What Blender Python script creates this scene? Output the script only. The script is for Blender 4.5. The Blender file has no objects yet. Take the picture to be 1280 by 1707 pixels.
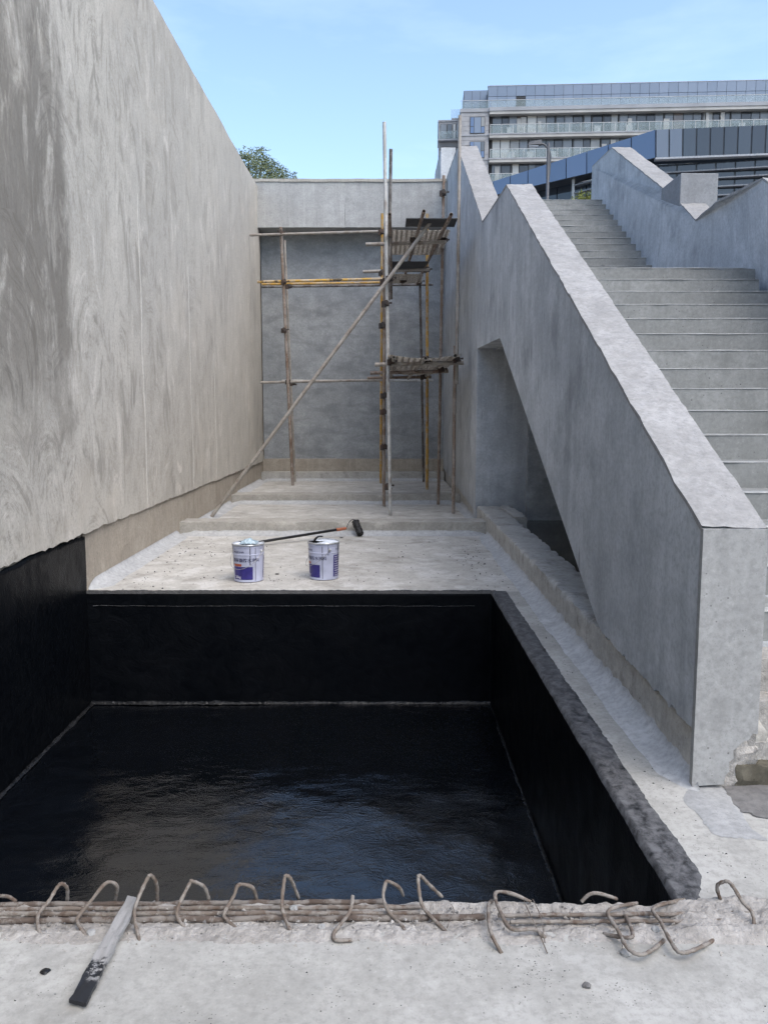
import bpy, bmesh, math, random
from mathutils import Vector, noise, Matrix
R = math.radians
random.seed(7)
sc = bpy.context.scene
COL = sc.collection

# ---------------------------------------------------------------- camera
CAM_H, PITCH, FPX, CX, CY = 1.53, 6.8, 1400.0, 640.0, 853.5
cam = bpy.data.cameras.new('camera')
cam.sensor_fit = 'HORIZONTAL'; cam.sensor_width = 36.0
cam.lens = FPX / 1280.0 * 36.0
cam.clip_start = 0.05; cam.clip_end = 2000
camo = bpy.data.objects.new('camera', cam); COL.objects.link(camo)
camo.location = (0, 0, CAM_H); camo.rotation_euler = (R(90 - PITCH), 0, 0)
sc.camera = camo

# ---------------------------------------------------------------- world, sun, exposure
SUN_EL, SUN_AZ = 55.0, 138.0          # azimuth clockwise from +Y (view direction)
w = bpy.data.worlds.new('World'); sc.world = w; w.use_nodes = True
wn = w.node_tree; wn.nodes.clear()
wo = wn.nodes.new('ShaderNodeOutputWorld'); bg = wn.nodes.new('ShaderNodeBackground')
sky = wn.nodes.new('ShaderNodeTexSky'); sky.sky_type = 'NISHITA'; sky.sun_disc = False
sky.sun_elevation = R(SUN_EL); sky.sun_rotation = R(SUN_AZ)
sky.air_density = 1.0; sky.dust_density = 2.4; sky.ozone_density = 2.6; sky.altitude = 0
bg.inputs['Strength'].default_value = 0.15
# thin high cloud
tc = wn.nodes.new('ShaderNodeTexCoord'); mp = wn.nodes.new('ShaderNodeMapping')
mp.inputs['Scale'].default_value = (1.6, 1.6, 6.0)
cn = wn.nodes.new('ShaderNodeTexNoise'); cn.inputs['Scale'].default_value = 2.3
cn.inputs['Detail'].default_value = 7; cn.inputs['Roughness'].default_value = 0.55
cr = wn.nodes.new('ShaderNodeValToRGB')
cr.color_ramp.elements[0].position = 0.52; cr.color_ramp.elements[0].color = (0, 0, 0, 1)
cr.color_ramp.elements[1].position = 0.78; cr.color_ramp.elements[1].color = (0.07, 0.07, 0.07, 1)
cm = wn.nodes.new('ShaderNodeMixRGB'); cm.inputs['Color2'].default_value = (7.5, 8.0, 8.6, 1)
wn.links.new(tc.outputs['Generated'], mp.inputs[0]); wn.links.new(mp.outputs[0], cn.inputs['Vector'])
wn.links.new(cn.outputs['Fac'], cr.inputs[0]); wn.links.new(cr.outputs[0], cm.inputs['Fac'])
tn = wn.nodes.new('ShaderNodeMixRGB'); tn.blend_type = 'MULTIPLY'; tn.inputs['Fac'].default_value = 1; tn.inputs['Color2'].default_value = (1.0, 1.0, 0.965, 1)
wn.links.new(sky.outputs[0], tn.inputs['Color1']); wn.links.new(tn.outputs[0], cm.inputs['Color1']); wn.links.new(cm.outputs[0], bg.inputs['Color'])
wn.links.new(bg.outputs[0], wo.inputs[0])
sl = bpy.data.lights.new('sun', 'SUN'); sl.energy = 0.85; sl.angle = R(65); sl.color = (1.0, 0.93, 0.82)
so = bpy.data.objects.new('sun', sl); COL.objects.link(so)
_d = Vector((math.sin(R(SUN_AZ)) * math.cos(R(SUN_EL)), math.cos(R(SUN_AZ)) * math.cos(R(SUN_EL)), math.sin(R(SUN_EL))))
so.rotation_euler = (-_d).to_track_quat('-Z', 'Y').to_euler(); so.location = _d * 60
vs = sc.view_settings
vs.view_transform = 'Standard'; vs.look = 'None'; vs.gamma = 1; vs.exposure = 1.25; vs.use_curve_mapping = False
sc.cycles.use_denoising = True; sc.cycles.denoiser = 'OPENIMAGEDENOISE'; sc.cycles.denoising_prefilter = 'NONE'
sc.cycles.max_bounces = 5; sc.cycles.diffuse_bounces = 3; sc.cycles.glossy_bounces = 3; sc.cycles.transmission_bounces = 3
sc.cycles.use_adaptive_sampling = True; sc.cycles.adaptive_threshold = 0.03
sc.cycles.sample_clamp_indirect = 8

# ---------------------------------------------------------------- photo -> place
_c, _s = math.cos(R(PITCH)), math.sin(R(PITCH))
def ray(u, v):
    a = (u - CX) / FPX; b = (CY - v) / FPX
    return Vector((a, _c + b * _s, -_s + b * _c))
def PY(u, v, Y):
    d = ray(u, v); return Vector((0, 0, CAM_H)) + d * (Y / d.y)
def PZ(u, v, z=0.0):
    d = ray(u, v); return Vector((0, 0, CAM_H)) + d * ((z - CAM_H) / d.z)

# ---------------------------------------------------------------- object helpers
WL = {}
def _link(o, parent, wl):
    COL.objects.link(o); WL[o.name] = Vector(wl)
    if parent is not None:
        o.parent = parent; o.location = Vector(wl) - WL[parent.name]
    else:
        o.location = wl
def tag(o, label=None, cat=None, group=None, kind=None):
    if label: o['label'] = label
    if cat: o['category'] = cat
    if group: o['group'] = group
    if kind: o['kind'] = kind
    return o
def thing(name, label, cat, loc, group=None):
    o = bpy.data.objects.new(name, None); o.empty_display_size = 0.2
    _link(o, None, loc); return tag(o, label, cat, group)
def mesh_of(name, vf, mats, smooth=False, at=(0, 0, 0)):
    V, F = vf[0], vf[1]
    a = Vector(at)
    me = bpy.data.meshes.new(name)
    me.from_pydata([tuple(Vector(v) - a) for v in V], [], F)
    for m in (mats if isinstance(mats, (list, tuple)) else [mats]): me.materials.append(m)
    if len(vf) > 2:
        me.polygons.foreach_set('material_index', vf[2])
    if smooth: me.polygons.foreach_set('use_smooth', [True] * len(F))
    me.update(); return me
def obj(name, vf, mat, parent=None, smooth=False, fix=False):
    """one mesh object from world-space vertices; origin at its base"""
    V = vf[0]
    xs = [v[0] for v in V]; ys = [v[1] for v in V]; zs = [v[2] for v in V]
    at = ((min(xs) + max(xs)) / 2, (min(ys) + max(ys)) / 2, min(zs))
    me = mesh_of(name, vf, mat, smooth, at)
    if fix:
        bm = bmesh.new(); bm.from_mesh(me)
        bmesh.ops.recalc_face_normals(bm, faces=bm.faces); bm.to_mesh(me); bm.free()
    o = bpy.data.objects.new(name, me); _link(o, parent, at); return o
def inst(name, me, parent, loc, rz=0.0, scale=None):
    o = bpy.data.objects.new(name, me); _link(o, parent, loc); o.rotation_euler = (0, 0, rz)
    if scale: o.scale = scale
    return o
def auto(o, ang=35):
    me = o.data
    me.polygons.foreach_set('use_smooth', [True] * len(me.polygons))
    me.set_sharp_from_angle(angle=R(ang)); return o

# ---------------------------------------------------------------- shapes (verts, faces)
def box(x0, x1, y0, y1, z0, z1, T=None):
    V = [(x0, y0, z0), (x1, y0, z0), (x1, y1, z0), (x0, y1, z0), (x0, y0, z1), (x1, y0, z1), (x1, y1, z1), (x0, y1, z1)]
    if T: V = [T(*v) for v in V]
    F = [(0, 3, 2, 1), (4, 5, 6, 7), (0, 1, 5, 4), (1, 2, 6, 5), (2, 3, 7, 6), (3, 0, 4, 7)]
    return V, F
def join(*parts):
    V, F, M = [], [], []; anym = any(len(p) > 2 for p in parts)
    for p in parts:
        n = len(V); V += list(p[0]); F += [tuple(i + n for i in f) for f in p[1]]
        if anym: M += list(p[2]) if len(p) > 2 else [0] * len(p[1])
    return (V, F, M) if anym else (V, F)
def bevel_box(x0, x1, y0, y1, z0, z1, b=0.004, T=None):
    bm = bmesh.new(); bmesh.ops.create_cube(bm, size=1)
    for v in bm.verts:
        v.co = Vector((x0 + (v.co.x + .5) * (x1 - x0), y0 + (v.co.y + .5) * (y1 - y0), z0 + (v.co.z + .5) * (z1 - z0)))
    bmesh.ops.bevel(bm, geom=bm.edges[:], offset=b, segments=2, profile=.5, affect='EDGES')
    V = [tuple(v.co) for v in bm.verts]
    if T: V = [tuple(T(*v)) for v in V]
    bm.verts.index_update(); F = [tuple(v.index for v in f.verts) for f in bm.faces]; bm.free(); return V, F
def fb(p, oct=3):
    a = 0; k = 1.0; q = Vector(p)
    for i in range(oct):
        a += noise.noise(q) * k; q = q * 2.07 + Vector((3.1, 1.7, 9.2)); k *= .5
    return a
def rough_box(x0, x1, y0, y1, z0, z1, step=0.05, amp=0.008, freq=9.0, seed=0, chip=0.0, T=None, only_top=False):
    """box with gridded faces, displaced by noise; 'chip' rounds and eats its upper edges"""
    nx = max(1, round((x1 - x0) / step)); ny = max(1, round((y1 - y0) / step)); nz = max(1, round((z1 - z0) / step))
    idx = {}; V = []; F = []
    off = Vector((seed * 7.3, seed * 3.1, seed * 5.7))
    def vid(i, j, k):
        q = (i, j, k)
        if q in idx: return idx[q]
        p = Vector((x0 + (x1 - x0) * i / nx, y0 + (y1 - y0) * j / ny, z0 + (z1 - z0) * k / nz))
        n = Vector((fb(p * freq + off), fb(p * freq + off + Vector((31, 0, 0))), fb(p * freq + off + Vector((0, 47, 0)))))
        d = n * amp
        if chip and k == nz and (i in (0, nx) or j in (0, ny)):
            e = max(0.0, fb(p * 5 + off + Vector((9, 9, 9))) + .25) * chip
            d.z -= e
            if i == 0: d.x += e
            if i == nx: d.x -= e
            if j == 0: d.y += e
            if j == ny: d.y -= e
        p = p + d
        idx[q] = len(V); V.append(tuple(T(*p)) if T else tuple(p)); return idx[q]
    for j in range(ny):
        for i in range(nx):
            F.append((vid(i, j, nz), vid(i + 1, j, nz), vid(i + 1, j + 1, nz), vid(i, j + 1, nz)))
            F.append((vid(i, j, 0), vid(i, j + 1, 0), vid(i + 1, j + 1, 0), vid(i + 1, j, 0)))
    for k in range(nz):
        for i in range(nx):
            F.append((vid(i, 0, k), vid(i + 1, 0, k), vid(i + 1, 0, k + 1), vid(i, 0, k + 1)))
            F.append((vid(i + 1, ny, k), vid(i, ny, k), vid(i, ny, k + 1), vid(i + 1, ny, k + 1)))
        for j in range(ny):
            F.append((vid(0, j + 1, k), vid(0, j, k), vid(0, j, k + 1), vid(0, j + 1, k + 1)))
            F.append((vid(nx, j, k), vid(nx, j + 1, k), vid(nx, j + 1, k + 1), vid(nx, j, k + 1)))
    return V, F
def prism_yz(poly, xa, xb, caps=True):
    """polygon [(y,z)] extruded from x=xa(y) to x=xb(y)"""
    fa = xa if callable(xa) else (lambda y: xa); fbn = xb if callable(xb) else (lambda y: xb)
    n = len(poly)
    V = [(fa(y), y, z) for y, z in poly] + [(fbn(y), y, z) for y, z in poly]
    F = [(i, (i + 1) % n, n + (i + 1) % n, n + i) for i in range(n)]
    if caps: F += [tuple(range(n - 1, -1, -1)), tuple(range(n, 2 * n))]
    return V, F
def tube(pts, r, seg=10, caps=True, hollow=0.0, rfun=None):
    P = [Vector(p) for p in pts]; V = []; F = []
    n = len(P)
    t0 = (P[1] - P[0]).normalized()
    ref = Vector((0, 0, 1)) if abs(t0.z) < .9 else Vector((1, 0, 0))
    nrm = (ref - t0 * ref.dot(t0)).normalized()
    for i in range(n):
        t = (P[min(i + 1, n - 1)] - P[max(i - 1, 0)]).normalized()
        nrm = (nrm - t * nrm.dot(t)).normalized(); bn = t.cross(nrm)
        rr = r * (rfun(i / (n - 1)) if rfun else 1)
        for k in range(seg):
            a = 2 * math.pi * k / seg
            V.append(tuple(P[i] + (nrm * math.cos(a) + bn * math.sin(a)) * rr))
    for i in range(n - 1):
        for k in range(seg):
            k2 = (k + 1) % seg
            F.append((i * seg + k, i * seg + k2, (i + 1) * seg + k2, (i + 1) * seg + k))
    if hollow:
        for end, sgn in ((0, 1), (n - 1, -1)):
            t = (P[min(end + 1, n - 1)] - P[max(end - 1, 0)]).normalized() * sgn
            base = len(V); src = [Vector(V[end * seg + k]) for k in range(seg)]
            for q in src: V.append(tuple(P[end] + (q - P[end]) * hollow))
            for q in src: V.append(tuple(P[end] + (q - P[end]) * hollow + t * r * 5))
            for k in range(seg):
                k2 = (k + 1) % seg
                a, b = end * seg + k, end * seg + k2
                f1 = (a, base + k, base + k2, b); f2 = (base + k, base + seg + k, base + seg + k2, base + k2)
                F += [f1, f2] if sgn > 0 else [f1[::-1], f2[::-1]]
            cap = tuple(base + seg + k for k in range(seg)); F.append(cap[::-1] if sgn > 0 else cap)
    elif caps:
        F.append(tuple(range(seg - 1, -1, -1))); F.append(tuple((n - 1) * seg + k for k in range(seg)))
    return V, F
def smooth_path(pts, sub=5):
    P = [Vector(p) for p in pts]; out = []
    for i in range(len(P) - 1):
        p0, p1, p2, p3 = P[max(i - 1, 0)], P[i], P[i + 1], P[min(i + 2, len(P) - 1)]
        for s in range(sub):
            t = s / sub
            out.append(.5 * ((2 * p1) + (p2 - p0) * t + (2 * p0 - 5 * p1 + 4 * p2 - p3) * t * t + (3 * p1 - p0 - 3 * p2 + p3) * t ** 3))
    out.append(P[-1]); return out
def lathe(prof, seg=40, cx=0, cy=0):
    V = []; F = []
    for r, z in prof:
        for k in range(seg):
            a = 2 * math.pi * k / seg; V.append((cx + r * math.cos(a), cy + r * math.sin(a), z))
    for i in range(len(prof) - 1):
        for k in range(seg):
            k2 = (k + 1) % seg; F.append((i * seg + k, i * seg + k2, (i + 1) * seg + k2, (i + 1) * seg + k))
    return V, F
def sheet(fn, nu, nv):
    V = [fn(i / nu, j / nv) for j in range(nv + 1) for i in range(nu + 1)]
    F = [(j * (nu + 1) + i, j * (nu + 1) + i + 1, (j + 1) * (nu + 1) + i + 1, (j + 1) * (nu + 1) + i) for j in range(nv) for i in range(nu)]
    return V, F

# ---------------------------------------------------------------- material helpers
class NT:
    def __init__(s, name):
        s.m = bpy.data.materials.new(name); s.m.use_nodes = True
        s.t = s.m.node_tree; s.b = s.t.nodes['Principled BSDF']
        s.pos = s.t.nodes.new('ShaderNodeNewGeometry').outputs['Position']
    def n(s, typ, **kw):
        q = s.t.nodes.new(typ)
        for k, v in kw.items(): setattr(q, k, v)
        return q
    def put(s, sock, v):
        if isinstance(v, bpy.types.NodeSocket): s.t.links.new(v, sock)
        elif isinstance(v, (tuple, list)) and len(v) == 3 and sock.type == 'RGBA': sock.default_value = (*v, 1)
        else: sock.default_value = v
    def math(s, op, a, b=0.0, c=None, clamp=False):
        q = s.n('ShaderNodeMath', operation=op, use_clamp=clamp); s.put(q.inputs[0], a); s.put(q.inputs[1], b)
        if c is not None: s.put(q.inputs[2], c)
        return q.outputs[0]
    def scale(s, vec, sx, sy, sz, off=(0, 0, 0)):
        q = s.n('ShaderNodeMapping'); s.put(q.inputs[0], vec); q.inputs['Scale'].default_value = (sx, sy, sz)
        q.inputs['Location'].default_value = off; return q.outputs[0]
    def noise(s, sc, det=4, rough=.55, vec=None, dist=0.0):
        q = s.n('ShaderNodeTexNoise'); s.put(q.inputs['Vector'], vec if vec is not None else s.pos)
        q.inputs['Scale'].default_value = sc; q.inputs['Detail'].default_value = det
        q.inputs['Roughness'].default_value = rough; q.inputs['Distortion'].default_value = dist
        return q.outputs['Fac']
    def vor(s, sc, vec=None, feat='F1', out='Distance', rnd=1.0):
        q = s.n('ShaderNodeTexVoronoi', feature=feat); s.put(q.inputs['Vector'], vec if vec is not None else s.pos)
        q.inputs['Scale'].default_value = sc; q.inputs['Randomness'].default_value = rnd; return q.outputs[out]
    def ss(s, v, a, b, lo=0.0, hi=1.0):
        q = s.n('ShaderNodeMapRange', interpolation_type='SMOOTHSTEP'); s.put(q.inputs[0], v)
        for i, x in enumerate((a, b, lo, hi)): s.put(q.inputs[i + 1], x)
        return q.outputs[0]
    def mix(s, f, a, b, mode='MIX'):
        q = s.n('ShaderNodeMixRGB', blend_type=mode); s.put(q.inputs[0], f); s.put(q.inputs[1], a); s.put(q.inputs[2], b); return q.outputs[0]
    def xyz(s, vec=None):
        q = s.n('ShaderNodeSeparateXYZ'); s.put(q.inputs[0], vec if vec is not None else s.pos); return q.outputs
    def comb(s, x, y, z):
        q = s.n('ShaderNodeCombineXYZ'); s.put(q.inputs[0], x); s.put(q.inputs[1], y); s.put(q.inputs[2], z); return q.outputs[0]
    def bump(s, h, st=.3, dist=.01, prev=None):
        q = s.n('ShaderNodeBump'); q.inputs['Strength'].default_value = st; q.inputs['Distance'].default_value = dist
        s.put(q.inputs['Height'], h)
        if prev is not None: s.put(q.inputs['Normal'], prev)
        return q.outputs[0]
    def done(s, col, rough=.9, normal=None, spec=.25, metal=0.0):
        s.put(s.b.inputs['Base Color'], col); s.put(s.b.inputs['Roughness'], rough)
        s.b.inputs['Specular IOR Level'].default_value = spec; s.put(s.b.inputs['Metallic'], metal)
        if normal is not None: s.put(s.b.inputs['Normal'], normal)
        return s.m

def plain(name, col, rough=.7, spec=.4, metal=0.0, var=.12, sc=14):
    t = NT(name); k = t.noise(sc, 4)
    c = t.mix(t.ss(k, .3, .7), tuple(x * (1 - var) for x in col), tuple(min(1, x * (1 + var)) for x in col))
    return t.done(c, rough, None, spec, metal)

def concrete(name, c1, c2, dark=(.16, .15, .14), blotch=1.6, streak=0.0, stain=.35, pits=.5, bump=.35, rough=.92,
             light=None, lightamt=0.0, speck=.5, stain_lo=.52, stain_hi=.78, fine=34.0, bdist=.006, hpatch=0.0, dash=0.0, rnd=0.0):
    K = .78; c1 = tuple(x * K for x in c1); c2 = tuple(x * K for x in c2); dark = tuple(x * K for x in dark); light = tuple(x * K for x in light) if light else None
    t = NT(name)
    big = t.noise(blotch, 3, .6); med = t.noise(blotch * 5.3, 4, .62); fin = t.noise(fine, 4, .78)
    c = t.mix(t.ss(big, .32, .68), c1, c2)
    c = t.mix(t.math('MULTIPLY', t.ss(med, .38, .66), .5), c, tuple(x * .80 for x in c1))
    if streak:
        sv = t.scale(t.pos, 5.5, 5.5, .38); st = t.noise(1.0, 4, .62, sv, .25)
        c = t.mix(t.math('MULTIPLY', t.ss(st, .40, .74), streak), c, tuple(x * .62 for x in c1))
        sv2 = t.scale(t.pos, 13, 13, .7, (4, 2, 7)); st2 = t.noise(1.0, 3, .6, sv2, .2)
        c = t.mix(t.math('MULTIPLY', t.ss(st2, .52, .8), streak * .8), c, tuple(min(1, x * 1.35) for x in c2))
    if lightamt:
        c = t.mix(t.math('MULTIPLY', t.ss(t.noise(blotch * 2.1, 4, .65, t.scale(t.pos, 1, 1, 1, (9, 4, 2))), .48, .66), lightamt), c, light)
    if rnd:
        oi = t.n('ShaderNodeObjectInfo').outputs['Random']; c = t.mix(t.math('MULTIPLY', oi, rnd), c, tuple(x * .72 for x in c1))
    if dash:
        dv = t.vor(1.0, t.scale(t.pos, 7.5, 7.5, 1.3, (1, 1, 1))); dm = t.math('MULTIPLY', t.ss(dv, .17, .09), t.ss(t.noise(1.3, 1), .50, .60))
        c = t.mix(t.math('MULTIPLY', dm, dash), c, tuple(x * .55 for x in dark))
    if hpatch:
        hp = t.noise(1.0, 4, .6, t.scale(t.pos, 1.9, 1.9, 5.2, (6, 2, 4)), .3)
        c = t.mix(t.math('MULTIPLY', t.ss(hp, .46, .66), hpatch), c, tuple(x * .62 for x in c1))
    sn = t.noise(blotch * 1.7, 5, .68, t.scale(t.pos, 1, 1, 1, (21, 8, 3)))
    c = t.mix(t.math('MULTIPLY', t.ss(sn, stain_lo, stain_hi), stain), c, dark)
    c = t.mix(t.math('MULTIPLY', t.ss(fin, .44, .66), .42), c, tuple(x * .62 for x in c1))
    c = t.mix(t.math('MULTIPLY', t.ss(fin, .44, .28), .35), c, tuple(min(.9, x * 1.25) for x in c2))
    pv = t.vor(26.0); pn = t.noise(5.0, 1)
    pm = t.math('MULTIPLY', t.ss(pv, .14, .07), t.ss(pn, .5, .62))
    c = t.mix(t.math('MULTIPLY', pm, pits), c, tuple(x * .35 for x in dark))
    sp = t.vor(75.0, t.scale(t.pos, 1, 1, 1, (2, 5, 1))); sm = t.math('MULTIPLY', t.ss(sp, .2, .1), t.ss(t.noise(9.0, 1), .52, .66))
    c = t.mix(t.math('MULTIPLY', sm, speck), c, tuple(x * .5 for x in dark))
    h = t.math('ADD', t.math('MULTIPLY', med, .6), t.math('MULTIPLY', fin, .35))
    return t.done(c, rough, t.bump(h, bump, bdist), .22)

# ---- trowelled render of the tall left wall
def m_plaster():
    t = NT('trowelled_plaster'); x, y, z = t.xyz()
    def arcs(sc, off, fr):
        p = t.comb(t.math('ADD', y, off), t.math('MULTIPLY', z, .62), 0.0)
        wob = t.noise(.9, 3, .5, p)
        p2 = t.comb(t.math('ADD', t.math('ADD', y, off), t.math('MULTIPLY', wob, .55)), t.math('ADD', t.math('MULTIPLY', z, .62), t.math('MULTIPLY', wob, .4)), 0.0)
        q = t.n('ShaderNodeTexVoronoi', voronoi_dimensions='2D'); t.put(q.inputs['Vector'], p2); q.inputs['Scale'].default_value = sc
        dv = t.n('ShaderNodeVectorMath', operation='SUBTRACT'); t.put(dv.inputs[0], p2); t.put(dv.inputs[1], q.outputs['Position'])
        dx, dy, dz = t.xyz(dv.outputs[0])
        dy = t.math('ADD', dy, .28 / sc)
        ang = t.math('ARCTAN2', dy, dx); rad = t.math('SQRT', t.math('ADD', t.math('MULTIPLY', dx, dx), t.math('MULTIPLY', dy, dy)))
        cx_, cy_, _z = t.xyz(q.outputs['Position'])
        rnd = t.math('ADD', t.math('MULTIPLY', cx_, 7.7), t.math('MULTIPLY', cy_, 13.1))
        v = t.comb(t.math('MULTIPLY', rad, fr), t.math('MULTIPLY', ang, 1.25), rnd)
        edge = t.ss(q.outputs['Distance'], .62, .30)
        return t.noise(1.0, 5, .72, v, .25), edge
    a1, e1 = arcs(.62, 0.0, 15); a2, e2 = arcs(.95, 5.7, 19)
    st = t.noise(1.0, 5, .72, t.scale(t.pos, 1, 4.2, 1.5), 1.1)
    msk = t.ss(t.noise(.55, 2), .45, .55)
    arc = t.mix(msk, t.mix(e1, st, a1), t.mix(e2, st, a2))
    blend = t.ss(t.noise(.9, 3, .5, t.scale(t.pos, 1, 1, 1, (3, 6, 2))), .32, .50)
    far = t.ss(y, 6.0, 13.0, 1.0, .5)
    arc = t.mix(t.math('MULTIPLY', blend, far), st, arc)
    fin = t.noise(38, 4, .78); med = t.noise(2.6, 6, .70, t.scale(t.pos, 1, 1.3, 1, (2, 2, 2)))
    c = t.mix(t.ss(t.noise(.45, 3), .35, .65), (.435, .412, .372), (.495, .468, .420))
    amp = t.math('MULTIPLY', t.ss(y, 5.0, 15.0, .84, .30), t.ss(t.noise(.7, 3, .5, t.scale(t.pos, 1, 1, 1, (5, 0, 8))), .36, .60, .5, 1.0))
    c = t.mix(t.math('MULTIPLY', t.ss(med, .42, .68), t.ss(y, 5.0, 15.0, .48, .25)), c, (.29, .268, .232))
    c = t.mix(t.math('MULTIPLY', t.ss(arc, .49, .62), amp), c, (.235, .220, .195))
    c = t.mix(t.math('MULTIPLY', t.ss(arc, .46, .33), .75), c, (.60, .565, .515))
    c = t.mix(t.math('MULTIPLY', t.ss(fin, .45, .66), .40), c, (.25, .23, .20))
    brn = t.noise(1.0, 5, .7, t.scale(t.pos, 1, .55, .9, (8, 1, 5)))
    c = t.mix(t.math('MULTIPLY', t.ss(brn, .50, .66), .35), c, (.49, .448, .385))
    # lighter, freshly trowelled far part
    # damp patch left of the day joint
    jn = t.math('MULTIPLY', t.math('SUBTRACT', t.noise(1.7, 5, .6), .5), .55)
    ye = t.math('ADD', y, jn)
    wet = t.math('MULTIPLY', t.ss(ye, 7.02, 6.84), t.ss(t.math('ADD', z, t.math('MULTIPLY', jn, 3)), 0.7, 2.2))
    wet = t.math('MULTIPLY', wet, t.ss(t.math('ADD', z, t.math('MULTIPLY', jn, 4)), 4.7, 3.7))
    vst = t.noise(1.0, 6, .72, t.scale(t.pos, 1, 4.5, 1.5, (0, 3, 9)), .8)
    wet = t.math('MULTIPLY', wet, t.ss(vst, .28, .54))
    c = t.mix(t.math('MULTIPLY', wet, .72), c, (.118, .105, .088))
    h = t.math('ADD', t.math('MULTIPLY', arc, 1.0), t.math('MULTIPLY', fin, .35))
    return t.done(c, t.mix(wet, (.93,) * 3, (.75,) * 3), t.bump(h, .55, .012), .2)

def m_bitumen(name='black_waterproof_coating', dust=0.0, rough=.15, bst=.32, fine=1.0, spec=.7):
    t = NT(name)
    n1 = t.noise(1.7, 4, .55, t.scale(t.pos, 1.0, 2.4, 1.6), 1.0)
    n2 = t.noise(4.2, 4, .6, t.scale(t.pos, 1.0, 1.7, 1.4, (4, 1, 8)), 2.6)
    n4 = t.noise(16.0, 4, .6, t.scale(t.pos, 1.0, 1.7, 1.4, (1, 9, 2)), 2.5)
    c = t.mix(t.ss(n2, .3, .75), (.0014, .0020, .0032), (.0034, .0042, .0058))
    r = t.math('ADD', rough, t.math('MULTIPLY', t.ss(n1, .35, .65), .14))
    if dust:
        dn = t.math('MULTIPLY', t.ss(t.noise(16, 7, .78, t.scale(t.pos, 1.3, 1.0, 1), .3), .30, .66), dust)
        c = t.mix(dn, c, (.15, .152, .16)); r = t.math('ADD', r, t.math('MULTIPLY', dn, .5))
    rid = t.math('ABSOLUTE', t.math('SUBTRACT', n2, .5))
    h = t.math('ADD', t.math('ADD', t.math('MULTIPLY', n1, .22), t.math('MULTIPLY', rid, 1.0)), t.math('MULTIPLY', n4, .15))
    return t.done(c, r, t.bump(h, bst, .03), spec)

def m_metal(name, c1, rust=(.11, .055, .03), rustamt=.5, splash=0.0, splashc=(.55, .55, .53), rough=.62, black=0.0, nsc=7):
    t = NT(name)
    n1 = t.noise(nsc, 6, .65, t.scale(t.pos, 1, 1, .6)); n2 = t.noise(23, 5, .7)
    c = t.mix(t.math('MULTIPLY', t.ss(n1, .45, .68), rustamt), c1, rust)
    if splash: c = t.mix(t.math('MULTIPLY', t.ss(t.noise(5.5 * nsc / 7, 7, .72, t.scale(t.pos, 1, 1, 1, (7, 7, 1))), .46, .56), splash), c, splashc)
    if black: c = t.mix(t.math('MULTIPLY', t.ss(t.noise(4.5, 5, .7, t.scale(t.pos, 1, 1, 1, (1, 17, 1))), .54, .6), black), c, (.03, .03, .032))
    c = t.mix(t.math('MULTIPLY', t.ss(n2, .4, .75), .35), c, tuple(v * .45 for v in c1))
    return t.done(c, rough, t.bump(n2, .4, .003), .4, 0.0)

M = {}
M['plaster'] = m_plaster()
M['upstand'] = concrete('board_marked_concrete', (.45, .40, .335), (.52, .47, .40), (.18, .15, .115), 1.8, .35, .35, .8, .4)
M['slab'] = concrete('screed_concrete', (.41, .405, .38), (.50, .495, .468), (.20, .193, .175), 1.1, 0, .6, .35, .40, light=(.60, .595, .575), lightamt=.5, speck=.8)
M['ledge'] = concrete('ledge_screed', (.55, .53, .49), (.66, .64, .60), (.26, .245, .22), 1.7, 0, .6, .5, .5, light=(.80, .79, .77), lightamt=.6, speck=.9, stain_lo=.5, stain_hi=.72)
M['sill'] = concrete('sill_concrete', (.44, .42, .38), (.52, .50, .455), (.21, .195, .17), 2.6, 0, .45, .6, .5)
M['cove'] = concrete('mortar_cove', (.50, .51, .52), (.58, .59, .60), (.33, .33, .322), 3.2, 0, .5, .3, .4, light=(.68, .685, .69), lightamt=.4, speck=.5)
M['kerb'] = concrete('rough_kerb_concrete', (.52, .505, .47), (.63, .612, .575), (.17, .162, .145), 2.4, .25, .6, .9, .6, bdist=.012, stain_lo=.5, stain_hi=.70)
M['cement'] = concrete('smooth_cement_render', (.53, .558, .588), (.64, .667, .692), (.27, .288, .306), .85, .50, .7, .25, .22, speck=.25, light=(.75, .78, .81), lightamt=.5, dash=.6, stain_lo=.49, stain_hi=.72)
M['pier'] = concrete('pier_render', (.375, .378, .375), (.44, .443, .44), (.25, .248, .243), 1.6, .25, .4, .6, .25, speck=.5)
M['coping'] = concrete('coping_mortar', (.375, .37, .365), (.44, .435, .43), (.22, .215, .208), 2.3, 0, .5, .4, .7, light=(.60, .60, .605), lightamt=.22, speck=.5, bdist=.01)
M['back'] = concrete('mottled_render', (.37, .392, .41), (.47, .492, .51), (.20, .212, .226), 1.3, .10, .45, .2, .22, stain_lo=.46, stain_hi=.70, light=(.55, .568, .582), lightamt=.3, hpatch=.5)
M['beam'] = concrete('form_struck_beam', (.45, .455, .45), (.53, .535, .53), (.22, .228, .235), 1.2, .35, .55, .9, .3, hpatch=.3)
M['stepc'] = concrete('stair_concrete', (.315, .322, .312), (.385, .392, .382), (.145, .148, .142), 1.5, .28, .55, .9, .35, rnd=.5)
M['rubble'] = concrete('broken_concrete', (.38, .36, .335), (.50, .48, .455), (.15, .14, .13), 4.0, 0, .6, .8, .9, bdist=.02)
M['dampbase'] = concrete('damp_mossy_concrete', (.12, .11, .085), (.19, .175, .14), (.06, .055, .04), 3.0, .2, .5, .5, .5)
M['wetpatch'] = concrete('damp_screed', (.19, .185, .185), (.26, .255, .25), (.10, .10, .10), 3.0, 0, .5, .4, .4)
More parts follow.
